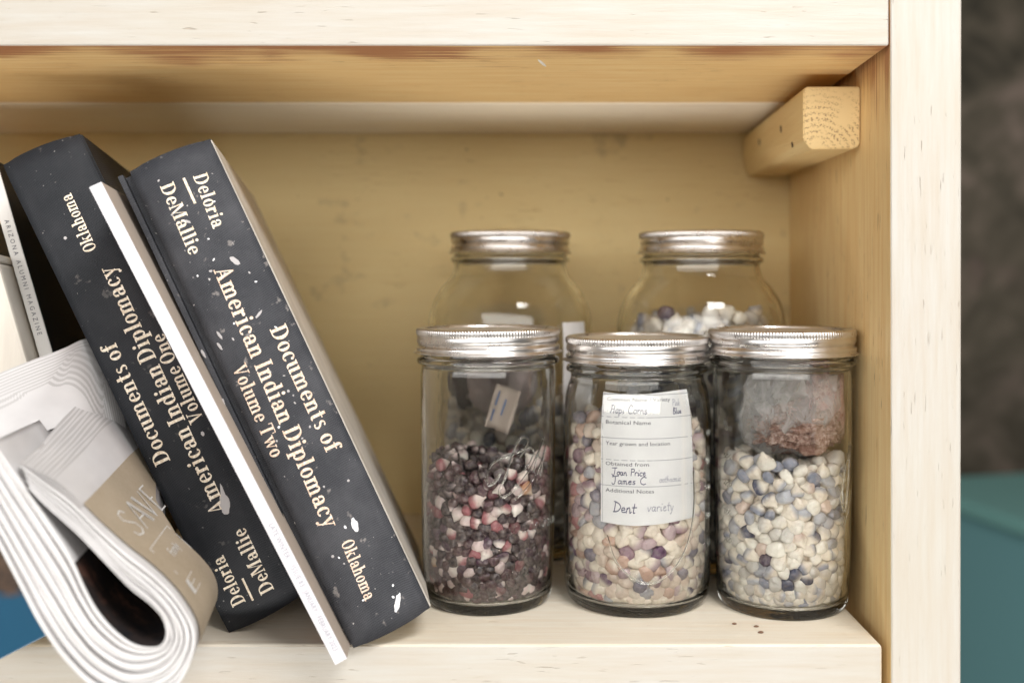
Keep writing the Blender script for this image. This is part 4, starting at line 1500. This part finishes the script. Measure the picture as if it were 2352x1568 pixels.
# things inside the jars ---------------------------------------------------
def lumpy(center, rx, ry, rz, seed, amp, freq, sub=4, clampR=None, drop=0.0):
    from mathutils import noise as mn
    bm = bmesh.new()
    bmesh.ops.create_icosphere(bm, subdivisions=sub, radius=1)
    for v in bm.verts:
        q = v.co.copy()
        f_ = 1 + amp * mn.fractal(q * freq + Vector((seed, seed * 2, 0)), .6, 2, 5) + amp * .6 * abs(mn.noise(q * freq * 2.5 + Vector((seed, 0, 3))))
        v.co = Vector((center[0] + q.x * rx * f_, center[1] + q.y * ry * f_, center[2] + q.z * rz * f_))
        if clampR:
            r_ = math.hypot(v.co.x, v.co.y)
            if r_ > clampR:
                v.co.x *= clampR / r_; v.co.y *= clampR / r_
    return bm


def bag_mat(name, tint, op):
    m = N(name)
    n1 = m.noise(m.coord((90, 90, 60)), 1, 5, 0.65, 1.2)
    tr = m.n('ShaderNodeBsdfTransparent')
    tr.inputs[0].default_value = (.95, .95, .95, 1)
    pb = m.n('ShaderNodeBsdfPrincipled')
    pb.inputs['Base Color'].default_value = (*tint, 1); pb.inputs['Roughness'].default_value = .14
    m.l(m.bump(n1, 0.0035, 0.8), pb.inputs['Normal'])
    ms = m.n('ShaderNodeMixShader')
    m.l(m.ramp(n1, [(0.35, op * .45), (0.65, op)]), ms.inputs[0])
    m.l(tr.outputs[0], ms.inputs[1]); m.l(pb.outputs[0], ms.inputs[2]); m.l(ms.outputs[0], m.out.inputs[0])
    return m.m


bag = empty('plastic_bag', 'clear crumpled plastic bag of pinkish brown crumbs in the white and blue corn jar', 'plastic bag', None, (J3[0], J3[1], 0))
bm = lumpy((3, -6, 119), 27, 26, 27, 3.1, .34, 1.8, 3, 36.4)
for v in bm.verts:
    if v.co.z > 137: v.co.z = 137 + (v.co.z - 137) * .2
bm_obj('bag_film', bm, bag_mat('crumpled_film', (.88, .85, .83), .42), bag, False)
m = N('pink_brown_crumbs')
n1 = m.noise(m.coord((420, 420, 420)), 1, 4, .7)
n2 = m.noise(m.coord((70, 70, 70)), 1, 3)
c = m.ramp(n1, [(0.35, (.14, .07, .05)), (0.5, (.38, .24, .19)), (0.66, (.66, .53, .47))])
c = m.mix(m.ramp(n2, [(0.45, 0.0), (0.6, 0.6)]), c, (.20, .085, .05))
m.pbsdf(c, .7, m.bump(n1, .002, .9))
M_crumb = m.m
bm = lumpy((8, -10, 105), 25, 22, 13, 5.2, .35, 2.2, 5, 36.0)
bm_obj('crumbs', bm, M_crumb, bag, True)
bm = lumpy((23, -10, 117), 11.5, 14, 19, 7.7, .35, 2.6, 4, 36.0)
m = N('pale_pink_meal')
n1 = m.noise(m.coord((380, 380, 380)), 1, 4, .7)
m.pbsdf(m.ramp(n1, [(0.38, (.36, .15, .13)), (0.55, (.62, .42, .38)), (0.7, (.74, .60, .54))]), .7, m.bump(n1, .002, .9))
bm_obj('meal', bm, m.m, bag, True)

pk = empty('paper_packet', 'small tan paper packet with blue print standing on the dark purple corn inside the jar', 'packet', None, (J1[0], J1[1], 0))
vs, fs = [], []
for i in range(9):
    for j in range(9):
        x, z = i / 8 * 15 - 7.5, j / 8 * 28
        a = R(18)
        vs.append((4 + x * math.cos(a) + z * math.sin(a) * .9, 14 + 3 * math.sin(i * .5), 98 + z * math.cos(a) + x * math.sin(a) * -1))
for i in range(8):
    for j in range(8):
        fs.append((i * 9 + j, (i + 1) * 9 + j, (i + 1) * 9 + j + 1, i * 9 + j + 1))
o = mesh_obj('paper', vs, fs, simple('tan_packet_paper', (.48, .40, .34), .6), pk, True)
md = o.modifiers.new('s', 'SOLIDIFY'); md.thickness = .0012
M_blue = simple('blue_print_ink', (.14, .20, .36), .6)
pkv = []
pm = lambda x, y, off: (4 + x * .951 + y * .278, 12.6 - off + 3 * math.sin((x + 7.5) / 15 * 4), 98 + y * .951 - x * .309)
polys_obj('printed_marks', stroke_polys([[(-5, 5), (-5, 12)], [(-5, 15), (-5, 24)], [(0, 10), (0, 20)]], .9), pm, M_blue, pk)

mb = empty('plastic_bag', 'mauve tinted bag standing in the large back row jar behind the dark purple corn', 'plastic bag', None, (JB1[0], JB1[1], 0))
bm = lumpy((-3, -26, 130), 30, 24, 34, 9.3, .12, 1.2, 5, 54.0)
for v in bm.verts:
    if v.co.z > 146: v.co.z = 146 + (v.co.z - 146) * .15
m = N('mauve_bag')
n1 = m.noise(m.coord((40, 40, 15)), 1, 4)
m.pbsdf(m.ramp(n1, [(0.3, (.42, .31, .31)), (0.7, (.60, .50, .49))]), .4, m.bump(n1, .004, .6))
bm_obj('bag_film', bm, m.m, mb, True)
bm = lumpy((-33, -20, 126), 12, 16, 24, 2.3, .15, 1.6, 4, 54.0)
bm_obj('dark_bundle', bm, simple('dark_brown_bundle', (.035, .022, .022), .5), mb, True)

# stray seeds on the shelf --------------------------------------------------
M_seed = simple('brown_seed', (.16, .085, .05), .6)


def seed(u, v, sz, lbl, nm='seed', cat='seed'):
    d = ZC * FD / (v - V0)
    p_ = P(u, v, d)
    bm = lumpy((0, 0, sz * .35), sz, sz * .7, sz * .4, u, .25, 1.7, 2)
    o = bm_obj(nm, bm, M_seed, None, True)
    o.location = Vector((p_.x, p_.y, 0)) * S
    tag(o, lbl, cat, 'tiny seeds spilled on the shelf')


seed(1687, 1433, 1.3, 'tiny brown seed on the shelf, leftmost of three before the white and blue corn')
seed(1737, 1439, 1.3, 'tiny brown seed on the shelf, middle of three before the white and blue corn')
seed(1747, 1453, 1.5, 'tiny flat brown seed nearest the shelf edge before the white and blue corn jar')
